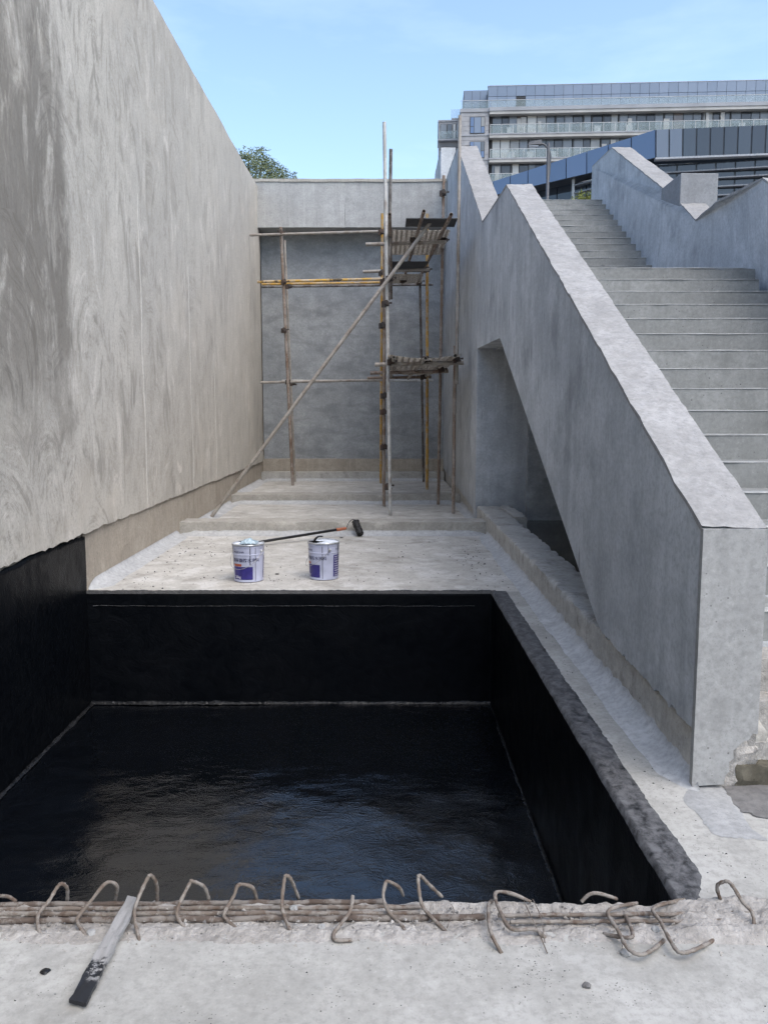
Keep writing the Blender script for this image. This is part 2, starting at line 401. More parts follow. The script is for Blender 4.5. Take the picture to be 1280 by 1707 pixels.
M['smear'] = concrete('fresh_mortar_smear', (.40, .408, .412), (.47, .476, .478), (.30, .30, .30), 3.0, 0, .5, .4, .4)
M['bit'] = m_bitumen(spec=.9, rough=.04, bst=.16)
M['bitwall'] = m_bitumen('black_coating_on_walls', 0, .34, .2, 1, .10)
M['bitdust'] = m_bitumen('dusty_black_coating', .85, .5, .10, 1, .3)
M['bitold'] = m_bitumen('dull_black_coating', .22, .5, .5)
M['terr'] = concrete('terrace_paving', (.34, .33, .32), (.40, .39, .38), (.2, .2, .2), .6, 0, .3, .2, .2)
M['tubeg'] = m_metal('weathered_steel_tube', (.27, .245, .215), rustamt=.45, splash=.45, splashc=(.40, .38, .35))
M['tuber'] = m_metal('rusty_steel_tube', (.20, .15, .115), rustamt=.75, splash=.45, splashc=(.38, .355, .33))
M['tubew'] = m_metal('whitewashed_steel_tube', (.37, .36, .34), rustamt=.5, splash=.7, splashc=(.50, .50, .49))
M['tubey'] = m_metal('yellow_painted_tube', (.50, .29, .06), rustamt=.45, splash=.5, splashc=(.42, .40, .36), black=.0)
M['tubeyb'] = m_metal('banded_yellow_tube', (.52, .31, .06), rustamt=.2, splash=.55, splashc=(.44, .44, .44), black=.9)
M['tubed'] = m_metal('dark_steel_tube', (.075, .068, .062), rustamt=.5, splash=.2)
M['coup'] = m_metal('rusty_coupler', (.05, .042, .038), rustamt=.6, rough=.7)
M['rebar'] = m_metal('mortar_crusted_rebar', (.145, .12, .10), rust=(.075, .044, .030), rustamt=.8, splash=.7, splashc=(.255, .238, .218), rough=.9, nsc=26)
M['rebard'] = m_metal('rusted_rebar', (.095, .073, .06), rust=(.05, .032, .024), rustamt=.7, splash=.6, splashc=(.24, .224, .205), rough=.9, nsc=20)
M['mat'] = plain('woven_bamboo', (.40, .365, .32), .85, .2, var=.5, sc=40)
M['ply'] = plain('dark_formwork_board', (.045, .047, .05), .6, .35, var=.3, sc=9)
M['tin'] = plain('white_lacquered_tin', (.40, .42, .54), .32, .5, var=.10, sc=9)
M['tinrim'] = plain('bare_tin_rim', (.42, .43, .45), .35, .6, .5, var=.3, sc=30)
M['lid'] = plain('crumpled_white_lid', (.62, .66, .72), .35, .5, var=.12, sc=20)
M['film'] = plain('pale_blue_plastic_film', (.30, .39, .45), .25, .5, var=.22, sc=25)
M['blue'] = plain('navy_print', (.028, .022, .16), .35, .45, var=.15, sc=30)
M['ink'] = plain('dark_blue_ink', (.045, .045, .10), .4, .4, var=.1)
M['red'] = plain('brick_red_print', (.34, .09, .05), .4, .4, var=.15, sc=40)
M['white'] = plain('white_print', (.62, .62, .70), .4, .4, var=.1)
M['tar'] = plain('wet_black_paint', (.006, .006, .007), .3, .5, var=.3, sc=30)
M['wire'] = plain('galvanised_wire', (.30, .30, .31), .4, .5, .6)
M['orange'] = plain('orange_plastic_grip', (.36, .12, .06), .5, .4)
M['nap'] = plain('paint_soaked_nap', (.010, .010, .011), .5, .4, var=.5, sc=80)

M['copeb'] = concrete('smooth_coping', (.35, .343, .335), (.42, .412, .402), (.24, .233, .226), 1.8, 0, .45, .4, .3, speck=.5)
M['bitfil'] = m_bitumen('coating_in_corners', .10, .30, .2, 1, .3)
M['beamp'] = concrete('smooth_patched_beam', (.475, .478, .47), (.55, .553, .545), (.26, .266, .272), 1.5, .35, .5, .8, .25)

# ================================================================ THE SETTING
XL, XR = -2.56, 1.27            # channel between the tall wall and the stair wall
PX0, PX1, PY0, PY1, PD = XL + .01, .93, 2.47, 7.07, -1.0
def ground():
    xs = [-500, -20, XL, PX1, XR, 20, 500]; ys = [-500, -10, PY0 - .15, PY1, 18, 60, 800]
    V = []; F = []; Mi = []; vi = {}
    def v(i, j):
        if (i, j) not in vi: vi[(i, j)] = len(V); V.append((xs[i], ys[j], 0.0))
        return vi[(i, j)]
    for i in range(len(xs) - 1):
        for j in range(len(ys) - 1):
            if i == 2 and j == 2: continue
            F.append((v(i, j), v(i + 1, j), v(i + 1, j + 1), v(i, j + 1)))
            Mi.append(1 if (i in (2, 3) and j == 3) else 0)
    me = mesh_of('ground', (V, F, Mi), [M['slab'], M['ledge']])
    o = bpy.data.objects.new('ground', me); _link(o, None, (0, 0, 0)); tag(o, kind='structure')
ground()
tag(obj('terrace', box(-300, 300, 18.5, 500, 0.02, 5.05), M['terr']), kind='structure')
tag(obj('raised_floor', rough_box(XL, XR, 14.42, 17.52, -.05, .10, .12, .006, 4, 3), M['ledge']), kind='structure')

def cove(p0, p1, inward, wdt, hgt, parent, n=60, seed=0):
    p0, p1, inward = Vector(p0), Vector(p1), Vector(inward)
    def fn(u, v):
        p = p0.lerp(p1, u)
        k = min(1, (u * (p1 - p0).length) / .18 + .02, ((1 - u) * (p1 - p0).length) / .18 + .02) ** .6
        wv = k * wdt * (1 + .14 * fb(p * 1.6 + Vector((seed, 0, 0)))); a = v * math.pi / 2
        q = p + inward * (wv * (1 - math.sin(a))) + Vector((0, 0, hgt * k * (1 - math.cos(a)) + (.004 if v > 0 else -.002)))
        return tuple(q + Vector((0, 0, .002 * fb(q * 7))))
    o = obj('mortar_cove', sheet(fn, n, 6), M['cove'], parent, smooth=True, fix=True); return o

# ---------------------------------------------------------------- tall wall on the left
lw = thing('retaining_wall', 'tall tan trowelled concrete wall along the left side', 'wall', (-2.8, 9, 0))
obj('wall_core', box(-3.0, -2.575, -4, 18.4, .4, 6.0), M['upstand'], lw)
obj('upstand', rough_box(-2.99, XL, PY1 + .002, 18.35, -.02, .6, .12, .006, 5, 1), M['upstand'], lw)
def plaster_fn(u, v):
    y = -3 + u * 20.6
    zb = .505 + .012 * fb((y * 1.2, 0, 0)) + .022 * max(0, fb((y * 5, 3, 0))) + (.02 * fb((y * 9, 3, 7)) if y < 7.2 else .008 * fb((y * 9, 3, 7)))
    z = zb + (6.012 - zb) * (v ** 1.15)
    x = -2.53 + .012 * fb((y * .8, z * .8, 1)) + .004 * fb((y * 3, z * 3, 5))
    return (x, y, z)
pv, pf = sheet(plaster_fn, 300, 60)
n0 = len(pv)
for i in range(301): p = pv[i]; pv.append((-2.58, p[1], p[2] + .006))          # returned lower lip
pf += [(i + 1, i, n0 + i, n0 + i + 1) for i in range(300)]
n1 = len(pv)
for i in range(301): p = pv[60 * 301 + i]; pv.append((-3.02, p[1], p[2] + .004))  # over the top
pf += [(60 * 301 + i, 60 * 301 + i + 1, n1 + i + 1, n1 + i) for i in range(300)]
auto(obj('plaster_coat', (pv, pf), M['plaster'], lw), 50)
M['strip'] = concrete('smooth_joint_filler', (.60, .57, .52), (.68, .65, .60), (.40, .37, .33), 3, .3, .3, .2, .15)
def joint(yc, z0, z1, wd, sd):
    def fn(u, v):
        z = z0 + (z1 - z0) * v; y = yc + .02 * fb((z * .6, sd, 0)) + (u - .5) * wd * (1 + .35 * fb((z * 2.5, sd, u * 3)))
        b = plaster_fn((y + 3) / 20.6, 0)
        x = -2.53 + .012 * fb((y * .8, z * .8, 1)) + .004 * fb((y * 3, z * 3, 5)) + .005
        return (x - (.008 if u in (0, 1) else 0), y, z)
    obj('joint_filler', sheet(fn, 4, 60), M['strip'], lw, smooth=True, fix=True)
joint(8.95, .55, 3.75, .055, 1); joint(11.15, .53, 3.4, .06, 2); joint(12.7, .53, 2.4, .04, 5); joint(15.6, .9, 2.2, .07, 9)
cove((XL + .004, PY1 + .06, 0), (XL + .004, 10.42, 0), (1, 0, 0), .16, .075, lw, 70, 3)
cove((XL + .004, 10.86, 0), (XL + .004, 14.02, 0), (1, 0, 0), .16, .07, lw, 60, 5)
cove((XL + .004, 14.46, .1), (XL + .004, 17.48, .1), (1, 0, 0), .16, .06, lw, 50, 8)

# ---------------------------------------------------------------- wall that closes the channel
ew = thing('end_wall', 'grey mottled wall with pale top beam closing the channel behind the scaffold', 'wall', (-.65, 17.9, 0))
obj('top_beam', rough_box(XL + .002, -.78, 17.357, 18.35, 5.2, 6.1, .15, .005, 3, 2), M['beamp'], ew)
obj('top_beam', rough_box(-.778, 1.255, 17.36, 18.35, 5.205, 6.1, .15, .006, 3, 5), M['beam'], ew)
obj('top_screed', rough_box(XL - .3, 1.25, 17.335, 18.36, 6.075, 6.13, .12, .008, 3, 4), M['sill'], ew)
obj('rendered_panel', box(XL + .002, 1.255, 17.95, 18.3, .52, 5.3), M['back'], ew)
obj('base_course', rough_box(XL + .002, 1.255, 17.8, 18.31, .2, .54, .1, .008, 5, 6), M['upstand'], ew)
obj('base_kerb', rough_box(XL + .002, 1.255, 17.5, 18.0, 0, .28, .1, .006, 5, 7), M['kerb'], ew)
cove((XL, 17.5, .1), (1.25, 17.5, .1), (0, -1, 0), .14, .05, ew, 40, 2)

# ---------------------------------------------------------------- sills across the channel
for y0, y1, top, lab in ((10.43, 10.84, .16, 'low concrete sill across the channel floor just behind the roller'),
                         (14.03, 14.44, .155, 'low concrete sill across the channel floor under the scaffold, nearer the end wall')):
    s = thing('concrete_sill', lab, 'sill', (-.6, (y0 + y1) / 2, 0), 'sills across the channel')
    auto(obj('sill_body', rough_box(XL - .01, XR + .01, y0, y1, -.02, top, .05, .008, 6, y0, .02), M['sill'], s), 50)
    cove((XL, y0, 0), (XR, y0, 0), (0, -1, 0), .15, .05, s, 70, y0)

# ---------------------------------------------------------------- black-coated pit
pit = thing('coated_pit', 'deep rectangular pit freshly coated in glossy black waterproofing', 'pit', (-.8, 4.7, PD))
def flo(u, v):
    x = PX0 - .02 + u * (PX1 - PX0 + .04); y = PY0 - .1 + v * (PY1 - PY0 + .12)
    return (x, y, PD + .012 * fb((x * .9, y * 1.1, 0)) + .004 * fb((x * 3.1, y * 3.6, 3)) + .0008 * fb((x * 9, y * 12, 3)))
obj('pit_floor', sheet(flo, 170, 200), M['bit'], pit, smooth=True)
def wallsheet(name, a, b, z0, z1, nrm, nu, nv, mat, jag=.0, parent=pit, amp=.007):
    a, b, nrm = Vector(a), Vector(b), Vector(nrm)
    def fn(u, v):
        p = a.lerp(b, u); zt = z1 + (jag * fb((u * 37, 2, a.x)) if jag else 0)
        q = Vector((p.x, p.y, z0 + (zt - z0) * v)); q += nrm * (amp * fb(q * 2.2) + amp * .4 * fb(q * 9)) * (1 - .85 * v ** 5); return tuple(q)
    V, F = sheet(fn, nu, nv); n = len(V)
    for i in range(nu + 1):
        p = Vector(V[nv * (nu + 1) + i]) - nrm * .15; V.append((p.x, p.y, p.z - .002))
    F += [(nv * (nu + 1) + i + 1, nv * (nu + 1) + i, n + i, n + i + 1) for i in range(nu)]
    return obj(name, (V, F), mat, parent, smooth=True, fix=True)
wallsheet('far_wall', (PX0 - .03, PY1, 0), (PX1 + .03, PY1, 0), PD - .05, -.004, (0, -1, 0), 90, 30, M['bitwall'])
wallsheet('side_wall', (PX1, PY1 + .02, 0), (PX1, PY0 - .1, 0), PD - .05, -.002, (-1, 0, 0), 110, 30, M['bitwall'])
wallsheet('side_wall', (PX0 + .003, -3.0, 0), (PX0 + .003, PY1 + .006, 0), PD - .05, .49, (1, 0, 0), 240, 44, M['bitwall'], .03, pit, .006)
wallsheet('near_wall', (PX1 + .03, PY0 - .05, 0), (PX0 - .03, PY0 - .05, 0), PD - .05, -.12, (0, 1, 0), 60, 20, M['bitwall'])
# rough fillets of coating where floor and walls meet, and the dried seam under the far rim
def fillet(a, b, inward, r, n, seed):
    a, b, inward = Vector(a), Vector(b), Vector(inward)
    def fn(u, v):
        p = a.lerp(b, u); rr = r * (1 + .5 * fb(p * 6 + Vector((seed, 0, 0)))); an = v * math.pi / 2
        q = p + inward * rr * (1 - math.sin(an)) + Vector((0, 0, rr * (1 - math.cos(an))))
        return tuple(q + Vector((fb(q * 40), fb(q * 40 + Vector((7, 0, 0))), fb(q * 40 + Vector((0, 9, 0))))) * .004 + Vector((0, 0, .004)))
    obj('coating_fillet', sheet(fn, n, 5), M['bitfil'], pit, fix=True)
fillet((PX0, PY1 - .006, PD), (PX1, PY1 - .006, PD), (0, -1, 0), .022, 260, 1)
fillet((PX0 + .012, PY0, PD), (PX0 + .012, PY1, PD), (1, 0, 0), .02, 300, 2)
fillet((PX1 - .006, PY1, PD), (PX1 - .006, PY0, PD), (-1, 0, 0), .016, 300, 3)
sm = [Vector((PX0 + .05 + i * .02, PY1 - .008, -.125 + .006 * fb((i * .09, 4, 4)))) for i in range(165)]
obj('dried_seam', tube(sm, .002, 5, rfun=lambda t: .5 + .9 * abs(fb((t * 60, 0, 0)))), M['bitdust'], pit)
# dusty coating turned over the right rim, and the ragged edge at the far rim
def rimr(u, v):
    y = PY0 - .035 + u * (PY1 + .045 - PY0); y += .02 * fb((v * 6, 3, 1)) if u == 0 else 0
    w2 = (.12 - .05 * max(0, (2.62 - y) / .15)) + .012 * fb((y * 2.0, 4, 0)) + .007 * fb((y * 9, 1, 0)) + .005 * fb((y * 34, 1, 5))
    x = PX1 - .012 + (w2 + .012) * v
    z = .005 + .0008 * fb((x * 12, y * 9, 2)) + .0004 * fb((x * 60, y * 50, 2)) - (.006 if u in (0, 1) else 0)
    if v == 0: x += .004 * fb((y * 4, 9, 0)) + .0025 * fb((y * 23, 9, 0)); z = -.02
    if v == 1: z = -.002
    return (x, y, z)
obj('rim_coating', sheet(rimr, 420, 12), M['bitdust'], pit, smooth=True, fix=True)
def rimf(u, v):
    x = PX0 + u * (PX1 - PX0 + .03); wd = .035 + .022 * fb((x * 4, 0, 0)) + .012 * fb((x * 21, 3, 0))
    y = PY1 - .006 + v * (wd + .006); z = .006 + .004 * fb((x * 22, y * 22, 2))
    if v == 0: z = -.02
    if v == 1: z = -.002
    return (x, y, z)
obj('rim_coating', sheet(rimf, 420, 6), M['bitold'], pit, smooth=True, fix=True)
# scabbed, scuffed patch on the left coating
V = []; F = []
for i in range(0):
    t_ = random.random(); y = 6.2 + .55 * (1 - t_) * .3 + random.gauss(0, .16) + .2 * (1 - t_); z = -.02 - .5 * t_ + random.gauss(0, .05); s_ = random.uniform(.006, .022)
    n = len(V); x = PX0 + .011
    V += [(x + random.uniform(.001, .006), y + random.uniform(-1, 1) * s_, z + random.uniform(-1, 1) * s_) for _ in range(4)]; F.append((n, n + 1, n + 2, n + 3))

# ---------------------------------------------------------------- broken slab edge with its bars
be = thing('broken_slab_edge', 'chipped concrete edge of the near slab along the front of the pit', 'slab edge', (0, 2.4, 0))
def edge(u, v):
    x = -3.2 + u * 4.66; wob = .012 * fb((x * 2.1, 0, 0)) + .008 * fb((x * 9, 0, 4)) + .005 * fb((x * 31, 0, 4))
    if x > .62: wob += .015 * max(0, fb((x * 5, 7, 7)))
    prof = [(-.06, -.0008), (.0, .003), (.03, -.004), (.06, -.010), (.09, -.012), (.12, -.010), (.15, -.006), (.165, -.012), (.172, -.04), (.172, -.16)]
    k = v * (len(prof) - 1); i = min(int(k + 1e-6), len(prof) - 2); f_ = k - i; a = prof[i][0] * (1 - f_) + prof[i + 1][0] * f_; b = prof[i][1] * (1 - f_) + prof[i + 1][1] * f_
    amp = .009 * min(1, k * .6)
    y = PY0 - .15 + a + wob * min(1, max(0, k - 4) / 2) + (.012 * fb((x * 6, 0, 9)) * (1 - min(1, k))); z = b
    z += amp * fb((x * 11, y * 13, 1), 4) + (.005 * fb((x * 40, y * 40, 3)) * min(1, k))
    s_ = min(1, max(0, (x - .84) / .08)); z += .019 * s_ * (1 if k < 34 else 0) * min(1, k)
    return (x, y, z)
obj('edge_strip', sheet(edge, 700, 36), M['rubble'], be, fix=True)

# ================================================================ STAIR AND ITS WALLS
XF = 1.258
def jagline(y0, y1, z0, z1, n, amp, sd):
    return [(y0 + (y1 - y0) * i / n + amp * .3 * fb((i * .7, sd, 2)), z0 + (z1 - z0) * i / n + amp * fb((i * .55, sd, 0))) for i in range(n + 1)]
sw = thing('stair_parapet', 'grey rendered stair parapet with triangular opening right of the pit', 'parapet wall', (1.38, 8, 0))
bot = [(3.3, .25)] + jagline(3.36, 4.72, .245, .262, 60, .028, 3)
poly = bot + [(4.86, .30), (9.28, 2.33), (11.5, 2.38), (11.5, 3.3), (11.5, 4.158), (11.08, 3.93), (8.94, 3.83), (3.3, 1.065)]
auto(obj('parapet_wall', prism_yz(poly, XF, 1.51), M['cement'], sw, fix=True), 30)
up = [(11.5, 0.0)] + [(11.52, .17)] + jagline(11.6, 18.2, .17, .36, 60, .02, 6) + [(18.49, .3), (18.49, 4.9), (21.6, 4.9), (21.6, 7.33), (19.35, 7.33), (19.3, 6.62), (18.75, 6.27), (14.95, 6.02), (11.5, 4.158)]
# the lower, bare part of that stretch sits behind the render line
auto(obj('parapet_wall', prism_yz([p for p in up if p != (11.5, 0.0)], XF, 1.58), M['cement'], sw, fix=True), 30)
obj('bare_base', rough_box(1.285, 1.56, 11.53, 18.45, -.02, .42, .12, .006, 5, 9), M['kerb'], sw)
obj('jamb_foot', box(1.262, 1.578, 11.502, 11.62, -.01, .24), M['cement'], sw)
def coping(name, pts, xa, xb, parent, mat, th=.018, step=.06, sd=0):
    fa = xa if callable(xa) else (lambda y: xa); fbn = xb if callable(xb) else (lambda y: xb)
    P = []
    for (y0, z0), (y1, z1) in zip(pts[:-1], pts[1:]):
        n = max(1, round(math.hypot(y1 - y0, z1 - z0) / step))
        P += [(y0 + (y1 - y0) * i / n, z0 + (z1 - z0) * i / n) for i in range(n)]
    P.append(pts[-1]); NV = 8
    def fn(u, v):
        y, z = P[round(u * (len(P) - 1))]; vv = (v * NV - 1) / (NV - 2); inn = 0 <= vv <= 1; vv = min(1, max(0, vv))
        x = fa(y) + (fbn(y) - fa(y)) * vv
        e = .006 * fb((y * 6, vv, sd)) + .003 * fb((y * 23, vv, sd))
        if vv == 0: x += e - .003
        if vv == 1: x += -e + .003
        h = th + .007 * fb((x * 8, y * 4, sd)) + .004 * fb((x * 25, y * 18, sd))
        return (x, y, z + (h if inn else -.004))
    return obj(name, sheet(fn, len(P) - 1, NV), mat, parent, fix=True)
coping('coping', [(3.285, 1.06), (8.94, 3.83)], XF, 1.512, sw, M['coping'], sd=1)
coping('coping', [(8.94, 3.83), (11.08, 3.93)], XF, 1.512, sw, M['copeb'], sd=2)
coping('coping', [(11.08, 3.935), (14.95, 6.02)], XF, 1.58, sw, M['copeb'], sd=3)
coping('coping', [(14.95, 6.02), (18.75, 6.27), (19.28, 6.60)], XF, 1.58, sw, M['copeb'], sd=4)
coping('coping', [(19.36, 7.33), (21.58, 7.33)], XF, 1.58, sw, M['copeb'], sd=5)
# pier face with its broken lower corner
face = [(1.256, .012), (1.385, .02), (1.392, .06), (1.405, .075), (1.403, .115), (1.42, .13), (1.418, .165), (1.44, .185), (1.46, .205), (1.478, .208), (1.492, .235), (1.513, .232), (1.513, 1.072), (1.256, 1.072)]
nf = len(face)
fv = [(x, 3.27, z) for x, z in face] + [(x, 3.302, z) for x, z in face]
ff = [tuple(range(nf)), tuple(range(2 * nf - 1, nf - 1, -1))] + [((i + 1) % nf, i, nf + i, nf + (i + 1) % nf) for i in range(nf)]
obj('pier_face', (fv, ff), M['pier'], sw, fix=True)
obj('pier_core', rough_box(1.31, 1.52, 3.30, 3.6, -.02, .32, .025, .022, 14, 5, .02), M['rubble'], sw)
tag(obj('broken_base', rough_box(1.44, 1.62, 3.285, 3.5, -.02, .09, .03, .014, 14, 8), M['dampbase'], sw), 'damp dark stained foot of the pier')

kb = thing('kerb_wall', 'low rough weathered concrete kerb under the stair parapet', 'kerb', (1.4, 7.4, 0))
auto(obj('kerb_body', rough_box(1.276, 1.585, 3.34, 11.46, -.02, .25, .035, .0055, 12, 2, .020), M['kerb'], kb), 60)
auto(obj('kerb_return', rough_box(1.575, 1.745, 10.15, 11.44, -.02, .262, .045, .012, 7, 4, .03), M['kerb'], kb), 60)
cove((1.278, 3.24, 0), (1.278, 10.40, 0), (-1, 0, 0), .13, .08, kb, 300, 4)
cove((1.286, 10.86, 0), (1.286, 14.0, 0), (-1, 0, 0), .12, .06, kb, 40, 6)

def patch(name, mat, pts, z, sd, jag=.03):
    P = smooth_path([Vector((x, y, 0)) for x, y in pts + [pts[0]]], 8)[:-1]
    c = sum(P, Vector()) / len(P); V = [(c.x, c.y, z)]; F = []
    n = len(P)
    rings = 4
    for r_ in range(1, rings + 1):
        for i, p in enumerate(P):
            q = c + (p - c) * (r_ / rings) * (1 + jag * fb((i * .5, sd, 0)))
            V.append((q.x, q.y, z + .001 * fb((q.x * 15, q.y * 15, 0)) - (.004 if r_ == rings else 0)))
    F += [(0, 1 + i, 1 + (i + 1) % n) for i in range(n)]
    for r_ in range(rings - 1):
        F += [(1 + r_ * n + i, 1 + (r_ + 1) * n + i, 1 + (r_ + 1) * n + (i + 1) % n, 1 + r_ * n + (i + 1) % n) for i in range(n)]
    return obj(name, (V, F), mat, None, smooth=True, fix=True)
tag(patch('mortar_smear', M['smear'], [(PZ(*q).x, PZ(*q).y) for q in ((1160, 1300), (1215, 1320), (1250, 1380), (1278, 1400), (1230, 1398), (1190, 1392), (1165, 1360), (1140, 1335))], .005, 3, .12),
    'pale blue-grey mortar smear on the ground in front of the pier', 'mortar smear')
tag(patch('damp_stain', M['wetpatch'], [(PZ(*q).x, PZ(*q).y) for q in ((1205, 1312), (1290, 1300), (1420, 1310), (1420, 1372), (1275, 1365), (1225, 1345))], .008, 5, .08),
    'dark damp patch on the ground right of the pier', 'damp stain')

# right-hand stair wall
def XW(y): return 3.44 if y < 9 else (3.44 + (y - 9) * .1308 if y < 11.6 else 3.78)
rw = thing('stair_side_wall', 'grey rendered stair wall with stepped top on the far right of the stairs', 'parapet wall', (3.7, 9.5, 0))
rp = [(2.5, -.02), (9, -.02), (11.6, -.02), (15.9, -.02), (15.9, 5.95), (14.55, 5.88), (11.63, 4.44), (10.8, 4.44), (10.78, 4.08), (9.92, 3.70), (9, 3.68), (7.95, 3.63), (2.5, .95)]
auto(obj('side_wall', prism_yz(rp, XW, lambda y: XW(y) + .3), M['cement'], rw, fix=True), 30)
coping('coping', [(11.63, 4.44), (14.55, 5.88)], XW, lambda y: XW(y) + .3, rw, M['copeb'], sd=6)
coping('coping', [(14.55, 5.88), (15.88, 5.95)], XW, lambda y: XW(y) + .3, rw, M['copeb'], sd=7)
coping('coping', [(9.92, 3.70), (10.76, 4.075)], XW, lambda y: XW(y) + .3, rw, M['copeb'], sd=8)
coping('coping', [(7.95, 3.63), (9, 3.68), (9.92, 3.70)], XW, lambda y: XW(y) + .3, rw, M['copeb'], sd=9)
coping('coping', [(2.5, .95), (7.95, 3.63)], XW, lambda y: XW(y) + .3, rw, M['coping'], sd=10)
M['block'] = concrete('grey_block_render', (.30, .31, .325), (.36, .37, .385), (.20, .205, .215), 1.4, .2, .4, .3, .25)
obj('raised_block', bevel_box(3.655, 4.12, 10.762, 11.5, 3.6, 4.455, .01), M['block'], rw)
obj('rough_stub', rough_box(4.1, 4.9, 11.0, 11.5, 2.5, 4.25, .06, .03, 4, 3, .1, T=lambda x, y, z: (x, y, z - (x - 4.1) * .45)), M['rubble'], rw)

M['nosing'] = concrete('pale_step_arris', (.43, .435, .43), (.52, .525, .515), (.22, .22, .215), 4.0, 0, .6, .4, .3)
def nosing(step_obj, x0, x1, y, z, sd):
    def fn(u, v):
        x = x0 + (x1 - x0) * u; b = max(0, .05 + 1.1 * fb((x * 2.6, sd, 0))); w_ = .008 * b + .004 * fb((x * 19, sd, 3))
        return [(x, y - .003, z - max(.003, w_)), (x, y - .002 - .006 * b, z - .002), (x, y - .001 - .003 * b, z + .002 + .003 * b), (x, y + .045 + .03 * b, z + .002)][round(v * 3)]
    obj('worn_arris', sheet(fn, 60, 3), M['nosing'], step_obj, fix=True)
# staircase
st = thing('staircase', 'broad grey concrete staircase climbing to the terrace', 'staircase', (2.5, 9, 0))
low = [(2.95 + .15, .17), (3.30, .33), (3.5, .48)] + [(4.3 + .3 * k, .94 + .15 * k) for k in range(-2, 13)]
for i, (y, z) in enumerate(low):
    yn = low[i + 1][0] if i + 1 < len(low) else 8.2
    if i < 2: y = max(y, 3.34 + .05 * i)
    so_ = auto(obj('step', rough_box(1.512 if i else 1.53, 3.445, y, yn + .08, z - .20, z, .12 if i > 2 else .04, .005 if i > 2 else .016, 5, i + 1, .008), M['stepc'] if i > 2 else M['rubble'], st), 50)
    if i > 2: nosing(so_, 1.515, 3.44, y, z, i)
so_ = auto(obj('landing', rough_box(1.512, 3.72, 8.2, 10.8, 2.60, 2.89, .12, .006, 5, 40, .012), M['stepc'], st), 50)
nosing(so_, 1.515, 3.44, 8.2, 2.89, 77)
for j in range(15):
    y, z = 10.7 + .3 * j, 3.04 + .15 * j
    so_ = auto(obj('step', rough_box(1.51, 3.785, y, y + .38 if j < 14 else 18.5, z - .2, z, .12 if j < 14 else .3, .005, 5, 50 + j, .01), M['stepc'], st), 50)
    nosing(so_, 1.585, 3.77, y, z, 30 + j)
obj('soffit_slab', prism_yz([(3.6, .2), (4.9, .28), (9.3, 2.31), (11.5, 2.36), (11.5, 2.88), (10.8, 2.75), (8.3, 2.75), (3.6, .45)], 1.505, 3.443), M['back'], st, fix=True)
obj('soffit_slab', prism_yz([(11.45, 2.4), (15.2, 4.5), (18.4, 4.6), (18.4, 4.9), (15, 4.9), (11.45, 3.0)], 1.575, 3.78), M['back'], st, fix=True)
obj('recess_wall', rough_box(1.262, 3.45, 11.5, 11.75, -.02, 2.42, .1, .008, 3, 12), M['cement'], st)
pw = rough_box(1.95, 3.44, 11.40, 11.5, -.02, 1.5, .07, .012, 4, 15)
obj('rough_patch', pw, M['back'], st)
def wat(u, v): return (1.50 + u * 1.94, 4.4 + v * 7.05, .055)
wt = NT('still_water'); wn_ = wt.noise(3, 2)
M['water'] = wt.done((.030, .028, .020), .06, wt.bump(wn_, .03, .01), .5)
tag(obj('water', sheet(wat, 4, 8), M['water']), kind='structure')

# ---------------------------------------------------------------- concrete joint lines etc. on the kerb side handled by the material

# ================================================================ SCAFFOLD
sf = thing('scaffold', 'steel tube scaffold tower standing in front of the end wall', 'scaffold', (.1, 13.5, 0))
TR = .0245
def pole(name, a, b, mat, r=TR, hollow=True, bend=.0):
    a, b = Vector(a), Vector(b); n = 8
    pts = [a.lerp(b, i / n) + Vector((.0, 0, 0)) + Vector((fb((i * .4, a.x, 1)), fb((i * .4, a.y, 2)), 0)) * bend for i in range(n + 1)]
    return obj(name, tube(pts, r, 12, hollow=.84 if hollow else 0), M[mat], sf, smooth=False)
def P2(n, u0, v0, Y0, u1, v1, Y1, mat, **k):
    o = pole(n, PY(u0, v0, Y0), PY(u1, v1, Y1), mat, **k); auto(o, 40); return o
cp_me = None
def coupler(p, rz=0.0, s=1.0):
    global cp_me
    if cp_me is None:
        parts = [bevel_box(-.045, .045, -.035, .035, -.028, .028, .008)]
        parts.append(tube([(-.034, 0, -.045), (-.034, 0, .045)], .034, 10)); parts.append(tube([(.0, -.05, .03), (.0, .05, .03)], .034, 10))
        parts.append(tube([(-.02, .0, .02), (.09, .0, .025)], .008, 6)); parts.append(bevel_box(.07, .095, -.014, .014, .011, .039, .003))
        parts.append(tube([(.02, -.03, -.01), (.02, -.09, -.015)], .008, 6)); parts.append(bevel_box(.006, .034, -.1, -.075, -.029, -.001, .003))
        cp_me = mesh_of('coupler', join(*parts), M['coup'])
    o = inst('coupler', cp_me, sf, tuple(p), rz); o.scale = (s, s, s); return o
# uprights
P2('upright', 650.5, 858, 12.4, 640.5, 203, 12.42, 'tubew', r=.0255)
P2('upright', 640, 844, 13.5, 640.5, 405, 13.5, 'tuber')
P2('upright', 647.5, 500, 12.50, 651.5, 248, 12.55, 'tubed')
P2('upright', 634.5, 806, 16.9, 637, 355, 15.95, 'tubey')
P2('upright', 730.5, 841, 13.8, 739.5, 292, 13.85, 'tuber')
P2('upright', 755.5, 856, 12.55, 758.5, 576, 12.58, 'tuber')
P2('upright', 761, 640, 12.50, 766.5, 192, 12.55, 'tubeg')
P2('upright', 712, 816, 15.4, 712, 356, 15.5, 'tubey', r=.027)
P2('upright', 706, 803, 16.9, 700, 470, 17.0, 'tubed')
P2('upright', 488, 809, 16.2, 468, 378, 16.25, 'tuber', r=.03)
P2('upright', 492, 803, 17.0, 474.5, 400, 17.1, 'tubeg', r=.02)
